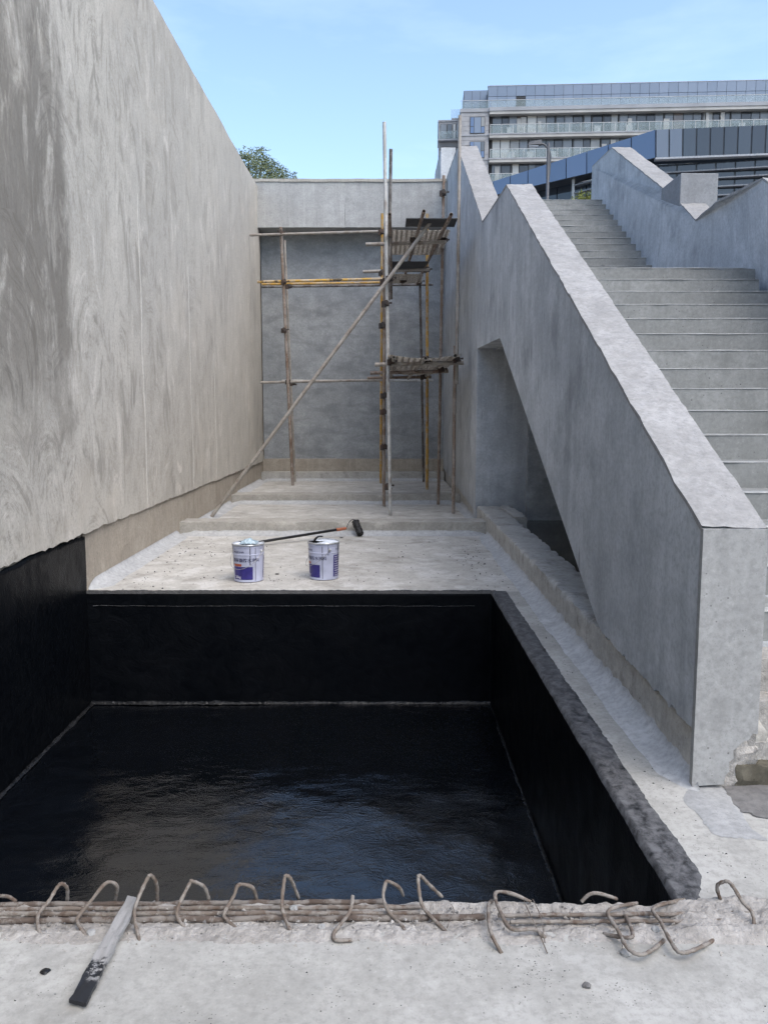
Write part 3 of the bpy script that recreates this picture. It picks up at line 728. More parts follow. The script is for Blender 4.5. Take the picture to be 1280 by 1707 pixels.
# brace
P2('brace', 352, 862, 12.08, 722, 364, 12.1, 'tubeg', r=.0265)
# ledgers across the channel
P2('ledger', 416.5, 391.5, 16.15, 637, 385, 15.9, 'tubeg')
P2('ledger', 429, 469.5, 16.3, 640, 464.5, 16.1, 'tubeyb', r=.027)
P2('ledger', 436, 473.5, 16.75, 640, 470.5, 16.5, 'tubey', r=.023)
P2('ledger', 436, 478, 17.1, 722, 474, 17.1, 'tubed', r=.022)
P2('ledger', 435, 637.5, 16.35, 637, 633, 16.1, 'tubeg')
P2('ledger', 470, 634.5, 17.1, 722, 634, 17.1, 'tubew', r=.022)
# platform bearers, upper level
P2('ledger', 609.5, 407, 12.95, 742, 403, 12.95, 'tubeg', r=.029)
P2('ledger', 605, 452.5, 14.9, 716, 449, 14.9, 'tubeg', r=.027)
P2('transom', 649.5, 357, 11.45, 652.5, 497, 17.4, 'tuber', r=.024)
P2('transom', 706.5, 351.5, 11.4, 670.5, 473, 17.1, 'tuber', r=.024)
P2('transom', 752, 357, 11.5, 694.5, 472, 17.0, 'tuber', r=.026)
# platform bearers, lower level
P2('ledger', 625, 607.5, 12.45, 773, 604.5, 12.45, 'tubeg', r=.030)
P2('ledger', 617, 621.5, 13.7, 747, 618.5, 13.7, 'tuber', r=.028)
P2('ledger', 612, 630, 15.6, 719, 628, 15.6, 'tuber', r=.026)
P2('transom', 656.3, 595, 11.85, 652, 629, 15.9, 'tubeg', r=.026)
P2('transom', 709.3, 597, 11.75, 680, 631, 15.9, 'tubeg', r=.026)
P2('transom', 758.8, 592.5, 11.85, 706, 629, 15.9, 'tubeg', r=.028)
for u, v, Y, rz in ((650, 465, 12.3, .4), (640, 470, 13.4, 0), (643, 507, 12.4, .2), (638, 543, 13.4, 0), (740, 401, 13.7, .3), (739, 322, 13.8, 0),
                    (474, 470, 16.2, .2), (481, 478, 16.6, .6), (474, 551, 16.15, 0), (481, 637, 16.3, .2), (487, 640, 16.6, .9), (636, 387, 15.85, 0),
                    (637, 455, 14.9, 0), (641, 660, 13.4, .1), (640, 687, 13.4, 0), (640, 746, 13.4, .5), (647, 812, 12.5, .3), (712, 450, 15.3, .2),
                    (700, 470, 16.9, 0), (672, 468, 16.5, .4), (652, 604, 12.4, .1), (762, 600, 12.45, .2), (736, 617, 13.7, .1), (709, 600, 12.4, .5),
                    (706, 629, 15.5, .2), (737, 398, 13.0, .5), (690, 400, 12.95, .3), (468, 388, 16.15, 0)):
    coupler(PY(u, v, Y), rz, .95)

# platforms resting on the tubes
def woven(label, x0, x1, y0, y1, zc, sag, n):
    V = []; F = []
    for i in range(n):
        y = y0 + (y1 - y0) * (i + .5) / n; hw = (y1 - y0) / n * .34; m = 22; b = len(V)
        for k in range(m + 1):
            t = k / m; x = x0 + (x1 - x0) * t + .01 * math.sin(i * 3.7)
            z = zc(y) - sag * math.sin(math.pi * t) + .006 * math.sin(k * math.pi + i * math.pi)
            V += [(x, y - hw, z - .003), (x, y + hw, z - .003), (x, y + hw, z + .003), (x, y - hw, z + .003)]
        for k in range(m):
            a = b + 4 * k
            for e in range(4): F.append((a + e, a + (e + 1) % 4, a + 4 + (e + 1) % 4, a + 4 + e))
    for i in range(12):
        x = x0 + (x1 - x0) * (i + .5) / 12; hw = .014; b = len(V); m = n
        for k in range(m + 1):
            y = y0 + (y1 - y0) * k / m; t = (x - x0) / (x1 - x0)
            z = zc(y) - sag * math.sin(math.pi * t) + .005 * math.sin(k * math.pi + i * math.pi)
            V += [(x - hw, y, z - .003), (x + hw, y, z - .003), (x + hw, y, z + .003), (x - hw, y, z + .003)]
        for k in range(m):
            a = b + 4 * k
            for e in range(4): F.append((a + e, a + (e + 1) % 4, a + 4 + (e + 1) % 4, a + 4 + e))
    return tag(obj('bamboo_mat', (V, F), M['mat'], None, fix=True), label, 'bamboo mat', 'woven mats on the scaffold')
zt = lambda y: 4.135
woven('woven bamboo mat on the upper scaffold platform, beside the topmost dark board', .08, .95, 12.45, 14.35, lambda y: 4.13, .01, 44)
woven('woven bamboo mat at the back of the upper scaffold platform by the end wall', .10, .72, 15.75, 16.9, lambda y: 4.04, .005, 26)
woven('sagging woven bamboo mat on the lower scaffold platform', .06, 1.08, 12.0, 15.6, lambda y: 2.335 - (y - 12) * .022, .055, 80)
tag(obj('formwork_board', bevel_box(.30, 1.0, 11.82, 12.32, 4.14, 4.155, .003), M['ply']), 'dark board at the near end of the upper scaffold platform', 'board', 'dark boards on the scaffold')
tag(obj('formwork_board', bevel_box(.09, .74, 14.65, 15.7, 4.06, 4.075, .003), M['ply']), 'dark board at the middle of the upper scaffold platform behind the brace', 'board', 'dark boards on the scaffold')

# ================================================================ BUCKETS
def text_vf(s, size, extrude=0):
    cu = bpy.data.curves.new('lettering', 'FONT'); cu.body = s; cu.size = size; cu.align_x = 'LEFT'; cu.resolution_u = 3; cu.offset = size * .012
    o = bpy.data.objects.new('lettering', cu); COL.objects.link(o)
    dg = bpy.context.evaluated_depsgraph_get(); ev = o.evaluated_get(dg); me = ev.to_mesh()
    V = [tuple(v.co) for v in me.vertices]; F = [tuple(p.vertices) for p in me.polygons]
    ev.to_mesh_clear(); bpy.data.objects.remove(o); bpy.data.curves.remove(cu); return V, F
def bucket(label, loc, rot, h, rt, rb, opened):
    x0, y0 = loc
    b = thing('paint_bucket', label, 'bucket', (x0, y0, .004), 'buckets of waterproof coating')
    def rad(z): return rb + (rt - rb) * z / h
    prof = [(0, .004), (rb - .012, .004), (rb - .004, .0), (rb + .002, .003), (rb + .002, .012), (rb, .016)]
    for z in (.25, .5, .70): prof.append((rad(h * z), h * z))
    prof += [(rad(h * .705), h * .705), (rad(h * .715) + .0035, h * .715), (rad(h * .73) + .0035, h * .73), (rad(h * .74), h * .74), (rad(h * .90), h * .90),
             (rad(h * .905) + .003, h * .905), (rad(h * .92) + .003, h * .92), (rad(h * .925), h * .925), (rad(h * .965), h * .965)]
    prof += [(rt - .004, h * .962), (rad(h * .6) - .004, h * .6), (rad(h * .42) - .01, h * .42), (0, h * .42)]
    def T(vf): return [(x + x0, y + y0, z + .004) for x, y, z in vf[0]], vf[1]
    body = T(lathe(prof, 56)); nb = 56
    mi = []
    for i in range(len(prof) - 1): mi += [1 if i >= len(prof) - 4 else 0] * nb
    auto(obj('body', (body[0], body[1], mi), [M['tin'], M['tar']], b), 40)
    rim = T(lathe([(rt - .001, h * .955), (rt + .006, h * .957), (rt + .0075, h * .975), (rt + .005, h * .995), (rt, h), (rt - .006, h * .99), (rt - .005, h * .955)], 56))
    auto(obj('rim', rim, M['tinrim'], b), 60)
    def curve_patch(name, a0, a1, z0, z1, mat, off=.0008, parent=None):
        def fn(u, v):
            a = rot + a0 + (a1 - a0) * u; z = z0 + (z1 - z0) * v; r = rad(z) + off
            return (x0 + r * math.cos(a), y0 + r * math.sin(a), z + .004)
        return obj(name, sheet(fn, 24, 4), M[mat], parent or b, smooth=True, fix=True)
    def letters(s, a0, zc, size, mat, parent=None):
        V, F = text_vf(s, size)
        out = []
        for x, y, _ in V:
            z = zc + y; r = rad(z) + .0022; a = rot + a0 + x / r; out.append((x0 + r * math.cos(a), y0 + r * math.sin(a), z + .004))
        obj('lettering', (out, F), M[mat], parent or b)
    # front print (centred on angle 0 = facing -Y after rotation), back print opposite
    curve_patch('printed_panel', -1.0, .46, .024, h * .41, 'blue', .0008)
    curve_patch('printed_panel', -.98, -.30, h * .42, h * .485, 'red', .0008)
    letters('聚氨酯防水涂料', -.98, h * .545, .038, 'ink'); letters('高性能防水材料', -.92, h * .78, .017, 'ink')
    letters('20kg', -.86, .036, .034, 'white')
    curve_patch('seam_line', .62, .655, .01, h * .93, 'tar', .0012)
    pb = curve_patch('printed_panel', 1.42, 2.6, .028, h * .66, 'blue', .0008)
    for k in range(9): letters('施工说明产品用途' if k % 2 else '基层清理涂刷均匀养护', 1.50, h * .60 - k * .0215, .0125, 'white')
    letters('防水涂料', 1.6, h * .80, .017, 'ink')
    dr_ = random.Random(int(abs(x0) * 977))
    for k in range(7):
        a_d = dr_.uniform(-1.4, 2.6); curve_patch('paint_drip', a_d, a_d + dr_.uniform(.02, .06), h * dr_.uniform(.35, .85), h * .955, 'tar', .0026)
    # ears and bail
    for a in (1.12, 1.12 + math.pi):
        c = Vector((x0 + (rt + .004) * math.cos(rot + a), y0 + (rt + .004) * math.sin(rot + a), h * .82)); d = Vector((math.cos(rot + a), math.sin(rot + a), 0))
        obj('ear', tube([c - d * .004, c + d * .006, c + d * .010], .016, 14, rfun=lambda t: 1 - .5 * t), M['tinrim'], b)
    pts = []
    for i in range(41):
        t = i / 40; ph = math.pi * t; a = rot + 1.12 - math.pi * t
        rr = rt + .012 + .012 * math.sin(ph); pts.append((x0 + rr * math.cos(a), y0 + rr * math.sin(a), h * .82 - .155 * math.sin(ph)))
    obj('bail', tube(pts, .0024, 6), M['wire'], b)
    # torn, bent-up lid
    rng = random.Random(int(x0 * 100))
    def lid(u, v):
        a0, a1 = opened; a = a0 + (a1 - a0) * u; r = (rt - .006) * v
        k = min(1, 4 * min(u, 1 - u)); q = (x0 + r * math.cos(a), y0 + r * math.sin(a))
        lift = (1 - v) * .010 * (1 + 1.2 * fb((u * 3, v * 2, x0))) + .010 * fb((q[0] * 26, q[1] * 26, x0)) * (1 - v ** 6)
        return (*q, h * .985 + lift * (.35 + .65 * k))
    obj('lid', sheet(lid, 60, 16), M['lid'], b, fix=True)
    return b, rad
b1, _ = bucket('white and navy paint bucket with plastic film on its lid, left of the two', (-1.236, 7.56), -math.pi / 2 - .02, .345, .143, .131, (-3.9, .62))
def film(u, v):
    x = -1.225 + (u - .45) * .15; y = 7.50 + (v - .5) * .15; d = math.hypot(u - .5, v - .5) * 2
    z = .345 + .012 + .036 * max(0, 1 - d * d) * (1 + .6 * fb((u * 3, v * 3, 2))) + .010 * fb((u * 8, v * 8, 5))
    return (x + .012 * fb((u * 3, v * 3, 8)), y, z)
tag(obj('plastic_film', sheet(film, 26, 26), M['film'], None, fix=True), 'crumpled pale blue plastic film lying on the lid of the left bucket', 'plastic film')
b2, _ = bucket('white and navy paint bucket with half torn off lid, right of the two', (-.556, 7.66), -math.pi / 2 - .66, .345, .143, .131, (-2.2, 2.55))
obj('lid_flap', tube(smooth_path([(-.655, 7.66, .33), (-.625, 7.63, .375), (-.60, 7.64, .392), (-.565, 7.66, .388)], 4), .012, 6, rfun=lambda t: 1.2 - .7 * t), M['tar'], b2)

# ================================================================ PAINT ROLLER
ro = thing('paint_roller', 'black soaked paint roller with orange tipped pole lying behind the buckets', 'paint roller', (-.6, 10.2, 0))
a_, b_ = PY(395, 909.5, 9.35), PY(562, 883.0, 10.18)
obj('pole', tube([a_, b_], .0165, 10), M['tar'], ro); tip = PY(577, 880.8, 10.24)
obj('grip', tube([b_ - (tip - b_) * .1, b_.lerp(tip, .8), tip], .021, 10, rfun=lambda t: 1 - .3 * t), M['orange'], ro)
top_, bot_ = PY(592, 869, 10.36), PY(601, 890.5, 10.24)
ax = (bot_ - top_)
obj('frame', tube(smooth_path([tip, PY(581, 872, 10.28), PY(586, 866.5, 10.33), top_ - ax * .12, top_], 5), .005, 6), M['tar'], ro)
sl_ = tube([top_ + ax * (i / 14) for i in range(15)], .043, 18)
sv = []
for p in sl_[0]:
    q = Vector(p); c = top_ + ax * ((q - top_).dot(ax) / ax.dot(ax)); d = q - c
    sv.append(tuple(c + d * (1 + .22 * fb(q * 34)) + ax * .015 * fb(q * 50)))
obj('sleeve', (sv, sl_[1]), M['nap'], ro)
obj('end_cap', tube([bot_ - ax * .02, bot_ + ax * .05], .03, 12), M['tar'], ro)

# ================================================================ REBAR ON THE SLAB EDGE
HP = [  # photo polylines from the foot on the slab to the tip; mode 's' stands up, 'f' lies flat
 ('s', 'hooked rebar stub at the left picture edge', [(-20, 1497), (0, 1494.5), (15, 1496), (27, 1504)]),
 ('s', 'leftmost whole rebar hairpin standing on the slab edge', [(71, 1571), (62.5, 1530), (82, 1502), (96, 1479), (104, 1474), (112, 1482), (112, 1503)]),
 ('s', 'rebar hairpin just left of the flat batten, with a pebble at its foot', [(154, 1575), (130, 1540), (132, 1527), (152, 1502), (172, 1477), (184, 1471), (195, 1479), (192, 1504)]),
 ('s', 'tall narrow rebar hairpin touching the right side of the flat batten', [(234, 1577), (224, 1525), (232, 1495), (246, 1465), (252, 1460), (261, 1475), (262, 1505)]),
 ('s', 'rebar hairpin second to the right of the flat batten', [(329, 1568), (305, 1544), (295, 1520), (316, 1474), (321, 1470), (340, 1479), (349, 1503)]),
 ('s', 'broad rounded rebar hairpin third to the right of the flat batten', [(411.5, 1565), (380, 1536), (374, 1523), (390, 1494), (395.6, 1478), (406, 1475), (422, 1482), (429, 1504)]),
 ('s', 'pointed mortar crusted rebar hairpin left of the centre of the slab edge', [(491, 1567), (475, 1531), (470, 1507), (474, 1467), (478, 1460.5), (486, 1468.5), (498, 1499)]),
 ('r', 'short S bent rebar stub at the centre of the slab edge', [(587, 1568), (560, 1568), (556, 1557.5), (568, 1541.5), (584, 1518), (588, 1494)]),
 ('s', 'rebar hairpin right of the S bent stub, rounded at its top', [(676, 1567), (671, 1545), (649, 1522), (639, 1497), (642, 1475), (647, 1470), (665, 1480), (672, 1494)]),
 ('s', 'pointed rebar hairpin crossing the ends of the long bars', [(756, 1566), (715, 1525), (702, 1505), (697, 1467), (701, 1461), (715, 1475), (737, 1496)]),
 ('f', 'straight rebar stub leaning beside the wide flat hairpin', [(836, 1590), (817, 1552), (814, 1512), (820, 1502)]),
 ('f', 'wide bent rebar hairpin with wisps of wire, right of centre', [(909, 1565), (890, 1550), (852, 1549), (832, 1517), (825, 1494), (832, 1487), (855, 1491), (885, 1504)]),
 ('f', 'half buried rebar arc at the pit edge right of centre', [(969, 1504), (982, 1492), (998, 1490), (1028, 1499)]),
 ('f', 'left of the two C bent rebars pressed flat on the slab', [(1107, 1568), (1083, 1587), (1065, 1592), (1046, 1581), (1030, 1552), (1014, 1519), (1062, 1506)]),
 ('f', 'small bent rebar hook inside the left C bent rebar', [(1006, 1557.5), (1046, 1564), (1054, 1555), (1040, 1522)]),
 ('f', 'right of the two C bent rebars pressed flat on the slab', [(1190, 1568), (1158, 1584), (1136.5, 1589), (1123, 1579), (1102, 1539), (1090, 1514), (1142, 1500)]),
 ('s', 'rebar hairpin at the right end of the slab edge', [(1256, 1571), (1255, 1526), (1237.5, 1504), (1219, 1475), (1208, 1470), (1195, 1479), (1203, 1506)]),
]
for q, (mode, lab, pl) in enumerate(HP):
    foot, end = PZ(*pl[0], -.01), PZ(*pl[-1], -.008)
    L = [0]
    for i in range(1, len(pl)): L.append(L[-1] + math.hypot(pl[i][0] - pl[i - 1][0], pl[i][1] - pl[i - 1][1]))
    pts = []
    for i, (u, v) in enumerate(pl):
        t = L[i] / L[-1]
        if mode == 's':
            y = foot.y + (end.y - foot.y) * (t ** .8); p = PY(u, v, y)
        elif mode == 'r':
            p = PZ(u, v, .007 + .075 * max(0, t - .35))
        else:
            z = .012 + .016 * math.sin(math.pi * t) - (.012 if i in (0, len(pl) - 1) else 0); p = PZ(u, v, z)
        if p.z < -.012: p = PZ(u, v, -.012)
        pts.append(p)
    path = smooth_path(pts, 9)
    vf = tube(path, .0057, 9, rfun=lambda t: 1 + .12 * math.sin(t * 420) + .10 * fb((t * 9, q, 0)))
    tag(obj('rebar_hairpin', vf, M['rebar'], None, smooth=True), lab, 'rebar', 'bent rebars along the slab edge')
LB = [('long rusty bar of the slab edge, farthest from the camera', -60, 1510, 640, 1504, .0085, 'rebard'), ('long rusty bar of the slab edge, second from the pit', -60, 1517, 705, 1513, .0075, 'rebar'),
      ('long rusty bar of the slab edge, third from the pit', -60, 1525, 700, 1523, .008, 'rebar'), ('long rusty bar of the slab edge, nearest the camera', -60, 1537, 808, 1530, .010, 'rebard'),
      ('half buried bar running to the right end of the slab edge, nearer the pit', 830, 1530, 1252, 1526, .0065, 'rebar'), ('half buried bar on the right slab edge, nearer the camera', 850, 1541, 1246, 1538, .006, 'rebar')]
for lab, u0, v0, u1, v1, r, mt in LB:
    a, b = PZ(u0, v0, -.003), PZ(u1, v1, -.004)
    pts = [a.lerp(b, i / 160) + Vector((0, .003 * fb((i * .05, v0, 1)), .004 * fb((i * .07, v0, 2)) + (.006 if u0 > 0 else 0))) for i in range(161)]
    tag(obj('rebar_rod', tube(pts, r, 9, rfun=lambda t: 1 + .06 * math.sin(t * 900) + .18 * fb((t * 50, v0, 0))), M[mt], None, smooth=True), lab, 'rebar', 'long bars in the slab edge')
for i, pl in enumerate(([(752, 1508), (757, 1520), (751, 1532), (745, 1548)], [(873, 1503), (882, 1522), (893, 1545), (902, 1565), (912, 1590)], [(888, 1500), (900, 1526), (905, 1550), (908, 1572)], [(1050, 1490), (1052, 1500)])[:3]):
    tag(obj('binding_wire', tube(smooth_path([PZ(u, v, .012 + .01 * math.sin(k)) for k, (u, v) in enumerate(pl)], 5), .0016, 5), M['rebard']),
        ('thin binding wire curling beside the pointed hairpin that crosses the long bars', 'longer wisp of thin wire hanging from the wide bent hairpin', 'shorter wisp of thin wire hanging from the wide bent hairpin')[i], 'wire', 'wisps of wire')

# ================================================================ BATTEN AND CRUMBS
def m_batten():
    t = NT('paint_dipped_wood'); x, y, z = t.xyz()
    g = t.noise(1.0, 5, .6, t.scale(t.pos, 60, 5, 60)); n = t.noise(38, 5, .7)
    c = t.mix(t.ss(g, .35, .7), (.29, .285, .28), (.20, .20, .20)); c = t.mix(t.math('MULTIPLY', t.ss(n, .55, .7), .5), c, (.14, .14, .145))
    e = t.math('ADD', y, t.math('MULTIPLY', t.math('SUBTRACT', t.noise(26, 5, .7), .5), .10))
    blk = t.ss(e, 2.165, 2.14); bare = t.math('MULTIPLY', t.ss(t.noise(48, 5, .7, t.scale(t.pos, 1, 1, 1, (5, 5, 5))), .50, .56), t.math('MULTIPLY', t.ss(e, 2.065, 2.09), 1.0))
    c = t.mix(t.math('MULTIPLY', blk, t.math('SUBTRACT', 1.0, bare)), c, (.018, .019, .022))
    return t.done(c, t.mix(blk, (.85,) * 3, (.4,) * 3), t.bump(g, .3, .002), .3)
M['batten'] = m_batten()
bl, br, tr, tl = PZ(115, 1667, .02), PZ(143, 1673, .02), PZ(232, 1497, .045), PZ(213, 1493, .045)
def bat(u, v):
    p = bl.lerp(br, u).lerp(tl.lerp(tr, u), v); k = .004 * fb((v * 6, u, 3)); return Vector((p.x + k, p.y + (.006 * fb((u * 9, v, 1)) if v == 1 else 0), p.z + .003 * fb((u * 3, v * 9, 2))))
n_u, n_v = 6, 40
tV, tF = sheet(lambda u, v: tuple(bat(u, v)), n_u, n_v); bV, bF = sheet(lambda u, v: tuple(bat(u, v) - Vector((0, 0, .011))), n_u, n_v)
nn = len(tV); V = tV + bV; F = tF + [tuple(i + nn for i in f[::-1]) for f in bF]
W = n_u + 1
for j in range(n_v):
    F.append((j * W, (j + 1) * W, nn + (j + 1) * W, nn + j * W)); F.append(((j + 1) * W + n_u, j * W + n_u, nn + j * W + n_u, nn + (j + 1) * W + n_u))
for i in range(n_u): F.append((i + 1, i, nn + i, nn + i + 1)); F.append((n_v * W + i, n_v * W + i + 1, nn + n_v * W + i + 1, nn + n_v * W + i))
tag(auto(obj('wooden_batten', (V, F), M['batten'], None, fix=True), 40), 'grey wooden batten with black paint dipped end lying across the slab edge', 'batten')
def lump(c, r, sd, mat, flat=.6):
    bm = bmesh.new(); bmesh.ops.create_icosphere(bm, subdivisions=2, radius=1)
    V = []
    for v in bm.verts:
        q = v.co * (1 + .35 * noise.noise(v.co * 1.6 + Vector((sd * 3.3, sd, 0)))); V.append((c[0] + q.x * r, c[1] + q.y * r, c[2] + max(-.3, q.z) * r * flat))
    bm.verts.index_update(); F = [tuple(v.index for v in f.verts) for f in bm.faces]; bm.free(); return V, F
for (u, v, r, mt, lab, nm, ct) in ((75, 1620, .014, 'tar', 'black chip of coating lying left of the batten on the near slab', 'coating_chip', 'chip'),
                             (152, 1556, .014, 'pier', 'rounded grey pebble at the foot of a hairpin by the batten', 'pebble', 'pebble'),
                             (978, 1644, .012, 'wetpatch', 'grey pebble alone on the open near slab at the right', 'pebble', 'pebble'),
                             (1042, 1590, .016, 'pier', 'pale mortar lump below the left C bent rebar', 'mortar_lump', 'lump'),
                             (1262, 1545, .013, 'rubble', 'broken brownish lump right of the last hairpin', 'mortar_lump', 'lump'),
                             (1092, 1550, .014, 'pier', 'pale mortar lump between the two C bent rebars', 'mortar_lump', 'lump'),
                             (536, 1546, .011, 'pier', 'pale flake of mortar left of the S bent stub', 'mortar_lump', 'lump'),
                             (490, 1515, .014, 'pier', 'mortar lump caught inside the pointed crusted hairpin', 'mortar_lump', 'lump'),
                             (919, 896.5, .02, 'rebard', None, None, None), (569, 896.5, .022, 'bitold', 'dark flat chip on the ledge right of the right bucket', 'coating_chip', 'chip'),
                             (462, 957, .022, 'bitold', 'dark flat chip on the ledge between the two buckets', 'coating_chip', 'chip')):
    if nm is None: continue
    p = PZ(u, v, .003); tag(obj(nm, lump(p, r, u, mt, .35 if mt in ('tar', 'bitold') else .7), M[mt], None), lab, ct)
# uncountable crumbs
rng = random.Random(3)
def crumbs(name, label, n, fn, rmin, rmax, mat, amt=1):
    V = []; F = []
    for i in range(n):
        x, y, z = fn(); r = rng.uniform(rmin, rmax) * (rng.random() ** 1.5 + .25); a = rng.random() * 6.3
        ps = [(math.cos(a + k * 2.094 + rng.uniform(-.4, .4)) * r, math.sin(a + k * 2.094 + rng.uniform(-.4, .4)) * r * rng.uniform(.5, 1)) for k in range(3)]
        b = len(V); V += [(x + p[0], y + p[1], z - r * .2) for p in ps] + [(x + rng.uniform(-.3, .3) * r, y + rng.uniform(-.3, .3) * r, z + r * rng.uniform(.35, .8))]
        F += [(b, b + 1, b + 3), (b + 1, b + 2, b + 3), (b + 2, b, b + 3)]
    tag(obj(name, (V, F), mat), label, name.replace('_', ' '), kind='stuff')
crumbs('mortar_crumbs', 'loose mortar crumbs along the broken slab edge', 1500, lambda: (rng.uniform(-1.7, 1.35), rng.gauss(2.33, .045), .0), .002, .010, M['rubble'])
crumbs('dark_crumbs', 'dark crumbs and specks strewn over the near slab', 420, lambda: (rng.uniform(-1.5, 1.7), rng.uniform(1.6, 2.3), .0), .001, .0045, M['bitold'])
crumbs('ledge_crumbs', 'dark crumbs and flakes scattered on the ledge around the buckets', 420, lambda: (rng.choice([rng.uniform(-2.4, 1.1), rng.gauss(-2.1, .15), rng.gauss(.95, .12)]), rng.uniform(7.15, 10.2), .001), .004, .016, M['bitold'])
crumbs('walkway_crumbs', 'dark specks on the strip between the pit and the kerb', 160, lambda: (rng.uniform(1.07, 1.2), rng.uniform(2.5, 7.5), .001), .002, .007, M['bitold'])

c_ = PZ(892, 1612, 0)
crumbs('paint_splatter', 'sprinkle of dark splatter on the near slab below the wide bent rebar', 170, lambda: (rng.gauss(c_.x, .05), rng.gauss(c_.y, .075), .0), .001, .005, M['bitold'])
c2_ = PZ(300, 1530, 0)
crumbs('grey_dust', 'grey gritty dust heaped along the long bars', 900, lambda: (rng.uniform(-1.7, .6), rng.gauss(2.405, .03), -.004), .002, .008, M['wetpatch'])

crumbs('ledge_splashes', 'black paint flecks on the ledge close around the two buckets', 150, lambda: (rng.gauss(rng.choice((-1.236, -.556)), .22), rng.gauss(7.55, .13), .0005), .003, .011, M['tar'])

# ================================================================ BACKGROUND
# ---------------------------------------------------------------- tree and shrub
def leaf_mat(name, c1, c2):
    t = NT(name); oi = t.noise(1.6, 3); n = t.noise(17, 2)
    c = t.mix(t.ss(oi, .35, .65), c1, c2); c = t.mix(t.math('MULTIPLY', t.ss(n, .4, .7), .5), c, tuple(x * .55 for x in c1))
    m = t.done(c, .55, None, .3)
    t.b.inputs['Transmission Weight'].default_value = 0
    return m
M['leaf'] = leaf_mat('olive_green_leaves', (.10, .13, .06), (.19, .22, .115)); M['leafy'] = leaf_mat('yellow_green_leaves', (.13, .16, .03), (.24, .25, .06))
M['bark'] = plain('bark', (.10, .075, .05), .9, .2, var=.4, sc=8)
def leaves(blobs, n, size, rng):
    V = []; F = []; tot = sum(b[1] ** 2 for b in blobs)
    for c, r in blobs:
        for i in range(int(n * r * r / tot)):
            d = Vector((rng.gauss(0, 1), rng.gauss(0, 1), rng.gauss(0, 1))).normalized()
            k = rng.random() ** .35; p = Vector(c) + d * r * k * (1 + .25 * fb(d * 2.2 + Vector(c)))
            if fb(p * 1.5) < -.42: continue
            s = size * rng.uniform(.6, 1.3); a = Vector((rng.gauss(0, 1), rng.gauss(0, 1), rng.gauss(0, .6))).normalized(); q = a.cross(Vector((rng.gauss(0, 1), rng.gauss(0, 1), rng.gauss(0, 1)))).normalized()
            b = len(V); V += [tuple(p - a * s), tuple(p + q * s * .42), tuple(p + a * s), tuple(p - q * s * .42)]; F.append((b, b + 1, b + 2, b + 3))
    return V, F
rng = random.Random(11)
tb = PY(438, 297, 46); tr_ = thing('leafy_tree', 'round olive green tree crown showing above the end wall', 'tree', (tb.x, 46, 5.05))
top = tb.z
blobs = []
for u, v, r in ((402, 268, .95), (415, 262, .9), (430, 258, .8), (437, 262, .85), (448, 272, .8), (460, 280, .75), (472, 287, .6), (483, 290, .55), (490, 287, .3), (405, 285, 1.2), (425, 285, 1.3), (445, 292, 1.2), (466, 297, 1.0), (388, 275, 1.0), (375, 290, 1.3), (400, 252, .3), (412, 254, .35), (432, 252, .4)):
    blobs.append((tuple(PY(u, v + 6, 46 + rng.uniform(-.8, .8))), r * .8))
for i in range(46):
    a = rng.random() * 6.28; rr = rng.uniform(.6, 3.2); blobs.append(((tb.x - 1.0 + rr * math.cos(a), 46 + rr * math.sin(a), top - rng.uniform(.6, 5.2)), rng.uniform(.7, 1.25)))
obj('crown', leaves(blobs, 42000, .07, rng), M['leaf'], tr_)
limbs = [tube(smooth_path([(tb.x - 1, 46, 5.0), (tb.x - 1.1, 46, 7), (tb.x - .9, 46.1, 9.2)], 4), .2, 10, rfun=lambda t: 1.1 - .5 * t)]
for i in range(14):
    b = blobs[i][0]; s0 = Vector((tb.x - 1.05 + .1 * rng.random(), 46, 7.5 + rng.random() * 1.6)); e = Vector(b)
    limbs.append(tube(smooth_path([s0, s0.lerp(e, .5) + Vector((0, 0, .4)), e], 4), .09, 6, rfun=lambda t: 1.1 - .9 * t))
obj('trunk', join(*limbs), M['bark'], tr_, smooth=True)
sp = PY(975, 326, 21.0)
sh = thing('shrub', 'small yellow green shrub at the top of the stairs beside the lamp post', 'shrub', (sp.x, 21, 5.05))
sb = [((sp.x + rng.uniform(-.35, .3), 21 + rng.uniform(-.3, .3), 5.2 + rng.random() * 1.05), rng.uniform(.18, .3)) for _ in range(16)] + [((sp.x + .2, 21, sp.z - .05), .22), ((sp.x - .1, 21, sp.z - .15), .25)]
obj('foliage', leaves(sb, 3800, .045, rng), M['leafy'], sh)
obj('stem', join(*[tube(smooth_path([(sp.x, 21, 5.02), ((sp.x + b[0][0]) / 2, 21, 5.5), b[0]], 3), .014, 5) for b in sb[:8]]), M['bark'], sh)

# ---------------------------------------------------------------- street lamp
M['lamp'] = plain('dark_grey_lamp_post', (.05, .055, .065), .45, .5); M['lens'] = plain('lamp_lens', (.45, .47, .5), .25, .5)
LY = 36.0; lb = PY(912, 335, LY); lt = PY(911, 238, LY)
la = thing('street_lamp', 'slim dark street lamp with curved arm in front of the glass building', 'street lamp', (lb.x, LY, 5.05))
obj('post', tube([(lb.x, LY, 5.0), (lb.x, LY, 5.6), (lb.x, LY, lt.z)], .095, 12, rfun=lambda t: 1.1 - .45 * t), M['lamp'], la, smooth=True)
obj('base_plate', bevel_box(lb.x - .2, lb.x + .2, LY - .2, LY + .2, 5.05, 5.09, .01), M['lamp'], la)
obj('arm', tube(smooth_path([PY(u, v, LY) for u, v in ((914, 300), (917, 262), (915, 250), (910, 243), (905, 239.5), (897, 239))], 6), .045, 8), M['lamp'], la, smooth=True)
hc = PY(893, 240, LY)
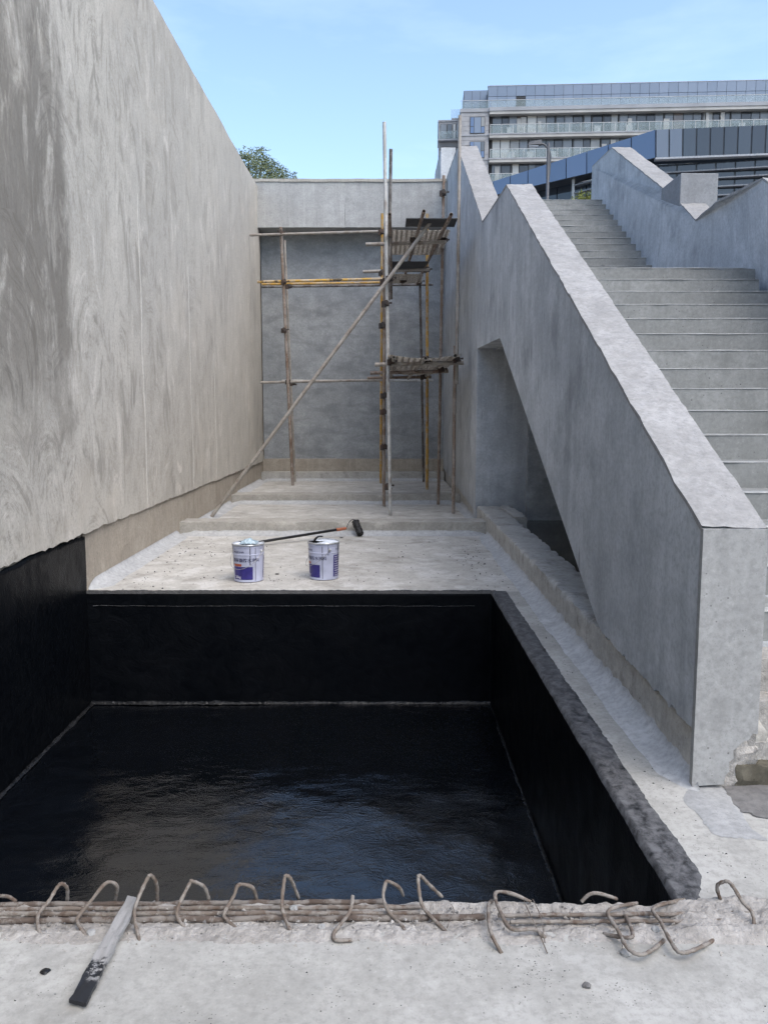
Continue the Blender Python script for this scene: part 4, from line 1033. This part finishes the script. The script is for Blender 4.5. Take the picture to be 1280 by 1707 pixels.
hd = [(hc.x + dx * 1.7, LY + dy * 1.7, hc.z + dz * 1.7) for dx, dy, dz in ((-.20, -.06, -.03), (-.20, .06, -.03), (.14, .08, -.01), (.14, -.08, -.01), (-.16, -.05, .05), (-.16, .05, .05), (.12, .05, .10), (.12, -.05, .10))]
obj('lamp_head', (hd, [(0, 1, 2, 3), (4, 7, 6, 5), (0, 3, 7, 4), (1, 5, 6, 2), (0, 4, 5, 1), (3, 2, 6, 7)]), M['lamp'], la, fix=True)
obj('lens', bevel_box(hc.x - .29, hc.x + .1, LY - .08, LY + .08, hc.z - .09, hc.z - .05, .012), M['lens'], la)

# ---------------------------------------------------------------- facade materials
def glass(name, c1, c2, rough=.08, spec=.7, seed=0, ramp=None, metal=0.0):
    t = NT(name); oi = t.n('ShaderNodeObjectInfo').outputs['Random']
    if ramp:
        q = t.n('ShaderNodeValToRGB'); q.color_ramp.interpolation = 'CONSTANT'; t.put(q.inputs[0], oi)
        els = q.color_ramp.elements; els[0].position = 0; els[0].color = (*ramp[0][1], 1); els[1].position = ramp[1][0]; els[1].color = (*ramp[1][1], 1)
        for p, cc in ramp[2:]: e = els.new(p); e.color = (*cc, 1)
        c = q.outputs[0]
    else: c = t.mix(oi, c1, c2)
    b = t.bump(t.noise(.5, 2), .06, .25)
    return t.done(c, rough, b, spec, metal)
M['pglass'] = glass('penthouse_glass', (.15, .19, .25), (.18, .22, .285), .16, .6)
M['wglass'] = glass('apartment_window_glass', 0, 0, .08, .6, ramp=[(0, (.035, .04, .046)), (.16, (.17, .185, .20)), (.42, (.105, .118, .13)), (.60, (.25, .25, .24)), (.74, (.46, .45, .42)), (.84, (.06, .066, .072)), (.94, (.14, .12, .11))])
M['bglass'] = glass('blue_band_glass', (.085, .135, .235), (.12, .175, .29), .10, .7)
M['dglass'] = glass('dark_band_glass', (.018, .026, .038), (.03, .042, .058), .05, .7)
M['gglass'] = glass('grey_band_glass', (.10, .125, .165), (.12, .145, .185), .10, .6)
M['room'] = plain('room_behind_glass', (.045, .045, .048), .9, .2)
M['balu'] = NT('balustrade_glass')
_t = M['balu']; _t.b.inputs['Alpha'].default_value = .22
M['balu'] = _t.done((.34, .42, .42), .08, None, .6)
M['stone'] = plain('grey_stone_cladding', (.31, .31, .32), .8, .25, var=.12, sc=.8)
M['beige'] = plain('beige_spandrel', (.38, .372, .355), .8, .25, var=.12, sc=.5)
M['slabe'] = plain('dark_slab_edge', (.28, .29, .31), .7, .3, var=.1, sc=.5)
M['frame'] = plain('grey_window_frame', (.055, .058, .063), .5, .4)
M['rail'] = plain('pale_metal_rail', (.42, .43, .43), .4, .5)
M['alum'] = plain('grey_aluminium_trim', (.30, .31, .33), .4, .5)
M['fin'] = plain('grey_louvre_fin', (.17, .18, .20), .5, .4)
M['mull'] = plain('dark_blue_mullion', (.022, .03, .042), .4, .5)

# ---------------------------------------------------------------- apartment block
AY = 107.0; O = PY(817, 205, AY); AL = R(3.3)
def TA(u, d, z): return (O.x + u * math.cos(AL) + d * math.sin(AL), AY - u * math.sin(AL) + d * math.cos(AL), z)
ap = thing('apartment_block', 'long grey apartment block with glazed penthouse and balconies', 'building', (O.x + 20, AY + 8, 5.05))
zr = lambda v: PY(817, v, AY).z
LU = 46.0; TB = zr(178.5); F1 = zr(222); F2 = zr(263); F3 = F2 - (F1 - F2)
FH = F1 - F2
obj('core', box(-.4, LU, .9, 16, 5.02, TB - .35, TA), M['room'], ap)
obj('wall_panel', box(-.42, LU, 1.05, 15.9, 5.03, F3 - .2, TA), M['stone'], ap)
def unit(name, wu, wd, wz, mat, bev=.0):
    return mesh_of(name, box(0, wu, 0, wd, 0, wz), mat)
# roof terrace slab and penthouse
obj('roof_slab', box(-.15, LU, -.15, 16, TB - .42, TB, TA), M['slabe'], ap)
obj('cornice', box(-.1, LU, -.05, 1.2, TB - .78, TB - .425, TA), M['beige'], ap)
PW = 1.165; PT = zr(143.0); PM = zr(160.5); PB = TB
pd = 3.2
PT += (PT - 1.53) * pd / AY; PM += (PM - 1.53) * pd / AY
obj('penthouse_core', box(-.1, LU, pd + .12, 12, PB - .05, PT - .03, TA), M['frame'], ap)
m_hi = unit('glass_panel', PW - .035, .1, PT - PM - .035, M['pglass']); m_lo = unit('glass_panel', PW - .035, .1, PM - PB - .03, M['pglass'])
for i in range(39):
    u = -.1 + i * PW
    inst('glass_panel', m_hi, ap, TA(u, pd, PM + .03), -AL)
    if i == 3:
        inst('open_window', unit('open_window', PW - .06, .05, (PM - PB) - .2, M['room']), ap, TA(u, pd + .06, PB), -AL); continue
    inst('glass_panel', m_lo, ap, TA(u, pd, PB + .01), -AL)
obj('parapet_trim', box(-.15, LU, pd - .03, pd + .6, PT, PT + .07, TA), M['alum'], ap)
# left penthouse return, set further back
p2 = zr(149.5); p2 += (p2 - 1.53) * 6 / AY
for i in range(3):
    inst('glass_panel', unit('glass_panel', 1.0, .1, (p2 - PB) / 2 - .03, M['pglass']), ap, TA(-3.0 + i * 1.04, 6, PB + (p2 - PB) / 2 + .02), -AL)
    inst('glass_panel', unit('glass_panel', 1.0, .1, (p2 - PB) / 2 - .03, M['pglass']), ap, TA(-3.0 + i * 1.04, 6, PB + .01), -AL)
obj('penthouse_return', (lambda v: v)(box(-3.05, .1, 6.12, 11, PB - .05, p2, TA)), M['frame'], ap)
# balustrade of the roof terrace
bh = zr(165.8) - TB
bm_ = unit('balustrade_panel', 1.72, .03, bh - .05, M['balu'])
for i in range(26): inst('balustrade_panel', bm_, ap, TA(.0 + i * 1.76, .05, TB + .01), -AL)
for i in range(2): inst('balustrade_panel', bm_, ap, TA(-3.55 + i * 1.76, .35, TB + .01), -AL)
obj('handrail', box(-3.6, LU, .02, .12, TB + bh - .05, TB + bh, TA), M['rail'], ap)
# balcony floors
rngb = random.Random(5)
for fi, (F0, top) in enumerate(((F1, TB - .78), (F2, F1 - .50), (F3, F2 - .50))):
    obj('balcony_slab', box(-.12, LU, -.1, 1.4, F0 - .16, F0, TA), M['slabe'], ap)
    obj('spandrel', box(-.08, LU, -.04, 1.35, F0 - .50, F0 - .165, TA), M['beige'], ap)
    u = .35; h = top - F0 - .06
    while u < LU - 1:
        wdt = rngb.choice((.86, 1.02, 1.16, 1.16)); 
        inst('window_pane', unit('window_pane', wdt - .10, .05, h, M['wglass']), ap, TA(u, .82, F0 + .03), -AL); u += wdt
        if rngb.random() < .28: 
            inst('window_post', unit('window_post', .14, .16, h, M['frame']), ap, TA(u, .74, F0 + .03), -AL); u += .17
    bh2 = 1.05; bmm = unit('balustrade_panel', 1.30, .03, bh2 - .06, M['balu']); pst = unit('baluster_post', .05, .06, bh2 - .03, M['rail'])
    i = 0
    while i * 1.36 < LU - 1.5:
        inst('balustrade_panel', bmm, ap, TA(.05 + i * 1.36, 0, F0 + .02), -AL); inst('baluster_post', pst, ap, TA(.0 + i * 1.36, -.02, F0), -AL); i += 1
    obj('handrail', box(0, LU, -.03, .05, F0 + bh2 - .04, F0 + bh2 + .02, TA), M['rail'], ap)
    for q in range(7):
        uu = rngb.uniform(.6, 30); obj('curtain', box(uu, uu + rngb.uniform(.35, .7), 0.55, .6, F0 + .02, F0 + rngb.uniform(1.4, h), TA), M['beige'], ap)
    for q in range(4):
        uu = rngb.uniform(.6, 30); obj('balcony_unit', bevel_box(uu, uu + .8, .12, .4, F0 + .02, F0 + .75, .03, TA), M['rail'], ap)
# stone bay at the left
obj('stone_bay', box(-3.55, -.16, .3, 14, 5.04, TB - .43, TA), M['stone'], ap)
obj('bay_cornice', box(-3.65, -.155, .15, 14.1, TB - .42, TB - .01, TA), M['slabe'], ap)
zz = 20.0
while zz < TB - .6:
    skip = False
    obj('cladding_course', box(-3.57, -.14, .27, .31, zz, zz + .52, TA), M['stone'], ap); zz += .56
for F0 in (F1, F2, F3):
    w_ = obj('bay_window', box(-2.45, -.62, .2, .262, F0 + .1, F0 + 2.05, TA), M['frame'], ap)
    obj('pane', box(-2.38, -1.98, .17, .195, F0 + .95, F0 + 1.98, TA), M['bglass'], w_); obj('pane', box(-2.38, -1.98, .17, .195, F0 + .17, F0 + .88, TA), M['bglass'], w_)
    obj('pane', box(-1.92, -1.12, .17, .195, F0 + .17, F0 + 1.98, TA), M['pglass'], w_); obj('pane', box(-1.06, -.69, .17, .195, F0 + .95, F0 + 1.98, TA), M['wglass'], w_); obj('pane', box(-1.06, -.69, .17, .195, F0 + .17, F0 + .88, TA), M['bglass'], w_)
    obj('string_course', box(-3.62, -.12, .18, .31, F0 - .16, F0 - .02, TA), M['slabe'], ap)
# lower wing stepping back on the far left
wz = zr(201.0) + (zr(201.0) - 1.53) * 9 / AY
obj('rear_wing', box(-6.2, -3.3, 9, 20, 5.05, wz, TA), M['stone'], ap)
obj('wing_cornice', box(-6.3, -3.2, 8.9, 20.1, wz + .002, wz + .2, TA), M['slabe'], ap)
inst('balustrade_panel', unit('balustrade_panel', 1.7, .03, 1.15, M['balu']), ap, TA(-4.6, 10.5, wz + .9), -AL)
obj('wing_upper', box(-4.5, -3.3, 11, 18, wz + .18, wz + 1.1, TA), M['stone'], ap)
for k in range(4):
    z0 = wz - .25 - FH * 1.03 * k
    for a, b in ((-6.0, -5.15), (-5.08, -4.45), (-4.35, -3.95), (-3.9, -3.5)):
        f_ = obj('wing_window', box(a, b, 8.9, 8.99, z0 - 2.1, z0 - .05, TA), M['frame'], ap); obj('pane', box(a + .05, b - .05, 8.86, 8.895, z0 - 2.05, z0 - .1, TA), M['wglass'], f_)
    obj('wing_balcony', box(-6.3, -3.4, 8.2, 8.98, z0 - 2.35, z0 - 2.15, TA), M['slabe'], ap)
    inst('balustrade_panel', unit('balustrade_panel', 2.7, .03, 1.0, M['balu']), ap, TA(-6.2, 8.25, z0 - 2.14), -AL)
# projecting stone end at the right
obj('stone_bay', box(33.9, LU + 2, -.6, 1.2, 5.06, TB - .6, TA), M['stone'], ap)
obj('side_window', box(34.6, 35.4, -.68, -.602, F2 + .2, F2 + 1.9, TA), M['wglass'], ap)

# ---------------------------------------------------------------- glass building with slanting band
gb = thing('glass_building', 'low building with slanting blue glass band above dark louvred glazing', 'building', (12, 52, 5.05))
def seg(a_top, a_bot, b_top, b_bot, n, mats, back=.25, gap=.08, nm='glass_panel'):
    """panels between two vertical edges, each a slab with its own depth"""
    at, ab, bt, bb = map(Vector, (a_top, a_bot, b_top, b_bot)); d = (bt - at); nrm = Vector((-d.y, d.x, 0)).normalized()
    if nrm.y < 0: nrm = -nrm
    L = d.length
    for i in range(n):
        t0, t1 = i / n + gap / L / 2, (i + 1) / n - gap / L / 2
        f = [ab.lerp(bb, t0), ab.lerp(bb, t1), at.lerp(bt, t1), at.lerp(bt, t0)]
        f[0].z += .02; f[1].z += .02; f[2].z -= .02; f[3].z -= .02
        V = [tuple(p) for p in f] + [tuple(p + nrm * .12) for p in f]
        obj(nm, (V, [(0, 1, 2, 3), (7, 6, 5, 4), (0, 4, 5, 1), (1, 5, 6, 2), (2, 6, 7, 3), (3, 7, 4, 0)]), M[mats[i % len(mats)] if not callable(mats) else mats(i)], gb)
    V = [tuple(p + nrm * .06) for p in (ab, bb, bt, at)] + [tuple(p + nrm * 1.2) for p in (ab, bb, bt, at)]
    obj('band_frame', (V, [(0, 1, 2, 3), (7, 6, 5, 4), (0, 4, 5, 1), (1, 5, 6, 2), (2, 6, 7, 3), (3, 7, 4, 0)]), M['mull'], gb)
C_t, C_b = PY(1092, 215, 45), PY(1092, 262.5, 45)
Lf = PY(795, 308.5, 55.9); L_t = Vector((Lf.x, Lf.y, C_t.z)); L_b = Vector((Lf.x, Lf.y, PY(795, 332, 55.9).z))
seg(L_t, L_b, C_t, C_b, 9, ['bglass'])
E = PY(1300, 213, 44.2); E_t = Vector((E.x, E.y, C_t.z)); E_b = Vector((E.x, E.y, C_b.z))
seg(C_t + Vector((.02, 0, 0)), C_b + Vector((.02, 0, 0)), E_t, E_b, 9, lambda i: 'gglass' if i < 2 else 'dglass')
far = Vector((40, 43.4, 0))
# dark glazing below, louvres as real fins
def fin(z0, z1, a, b, out=.22, mat='fin', nm='louvre'):
    a, b = Vector((a.x, a.y, 0)), Vector((b.x, b.y, 0)); d = (b - a).normalized(); nrm = Vector((-d.y, d.x, 0));
    if nrm.y < 0: nrm = -nrm
    q = [a - nrm * out, b - nrm * out, b + nrm * .3, a + nrm * .3]
    V = [(p.x, p.y, z0) for p in q] + [(p.x, p.y, z1) for p in q]
    obj(nm, (V, [(0, 3, 2, 1), (4, 5, 6, 7), (0, 1, 5, 4), (1, 2, 6, 5), (2, 3, 7, 6), (3, 0, 4, 7)]), M[mat], gb)
fin(C_b.z - .10, C_b.z - .01, C_b, E_b, .10, 'alum', 'sill_trim')
for v in (283.5, 297, 311.5, 326):
    z = PY(1150, v, 45).z; fin(z - .03, z + .03, C_b + Vector((-1.2, .9, 0)), E_b + Vector((0, .1, 0)), .12)
zz = [C_b.z - .12, PY(1150, 283.5, 45).z, PY(1150, 297, 45).z, PY(1150, 311.5, 45).z, PY(1150, 326, 45).z, 5.06]
for k in range(5):
    a = C_b + Vector((-.6, .75, 0)); b = E_b + Vector((0, .35, 0))
    seg(Vector((a.x, a.y, zz[k] - .05)), Vector((a.x, a.y, zz[k + 1] + .05)), Vector((b.x, b.y, zz[k] - .05)), Vector((b.x, b.y, zz[k + 1] + .05)), 7, lambda i, k=k: 'gglass' if (i == 0 and k == 0) else 'dglass', nm='window_pane')
# dark wall under the slanting band
w0, w1 = PY(800, 330, 57.5), PY(1088, 262, 46.8)
seg(Vector((w0.x, w0.y, C_b.z + .9)), Vector((w0.x, w0.y, 5.06)), Vector((w1.x, w1.y, C_b.z - .02)), Vector((w1.x, w1.y, 5.06)), 6, ['dglass'], nm='window_pane')
mA = PY(955.5, 300, 50.0); obj('mullion', box(mA.x - .06, mA.x + .06, mA.y - .1, mA.y + .1, 5.06, PY(955, 272, 50).z), M['rail'], gb)
for v in (282, 296, 309, 322):
    a, b = PY(957, v, 50.0), PY(1000, v - 3.5, 48.6); fin(a.z - .03, a.z + .03, a, b, .1)
obj('body', box(8.5, 40, 58.5, 80, 5.06, C_t.z - 1.2), M['mull'], gb)
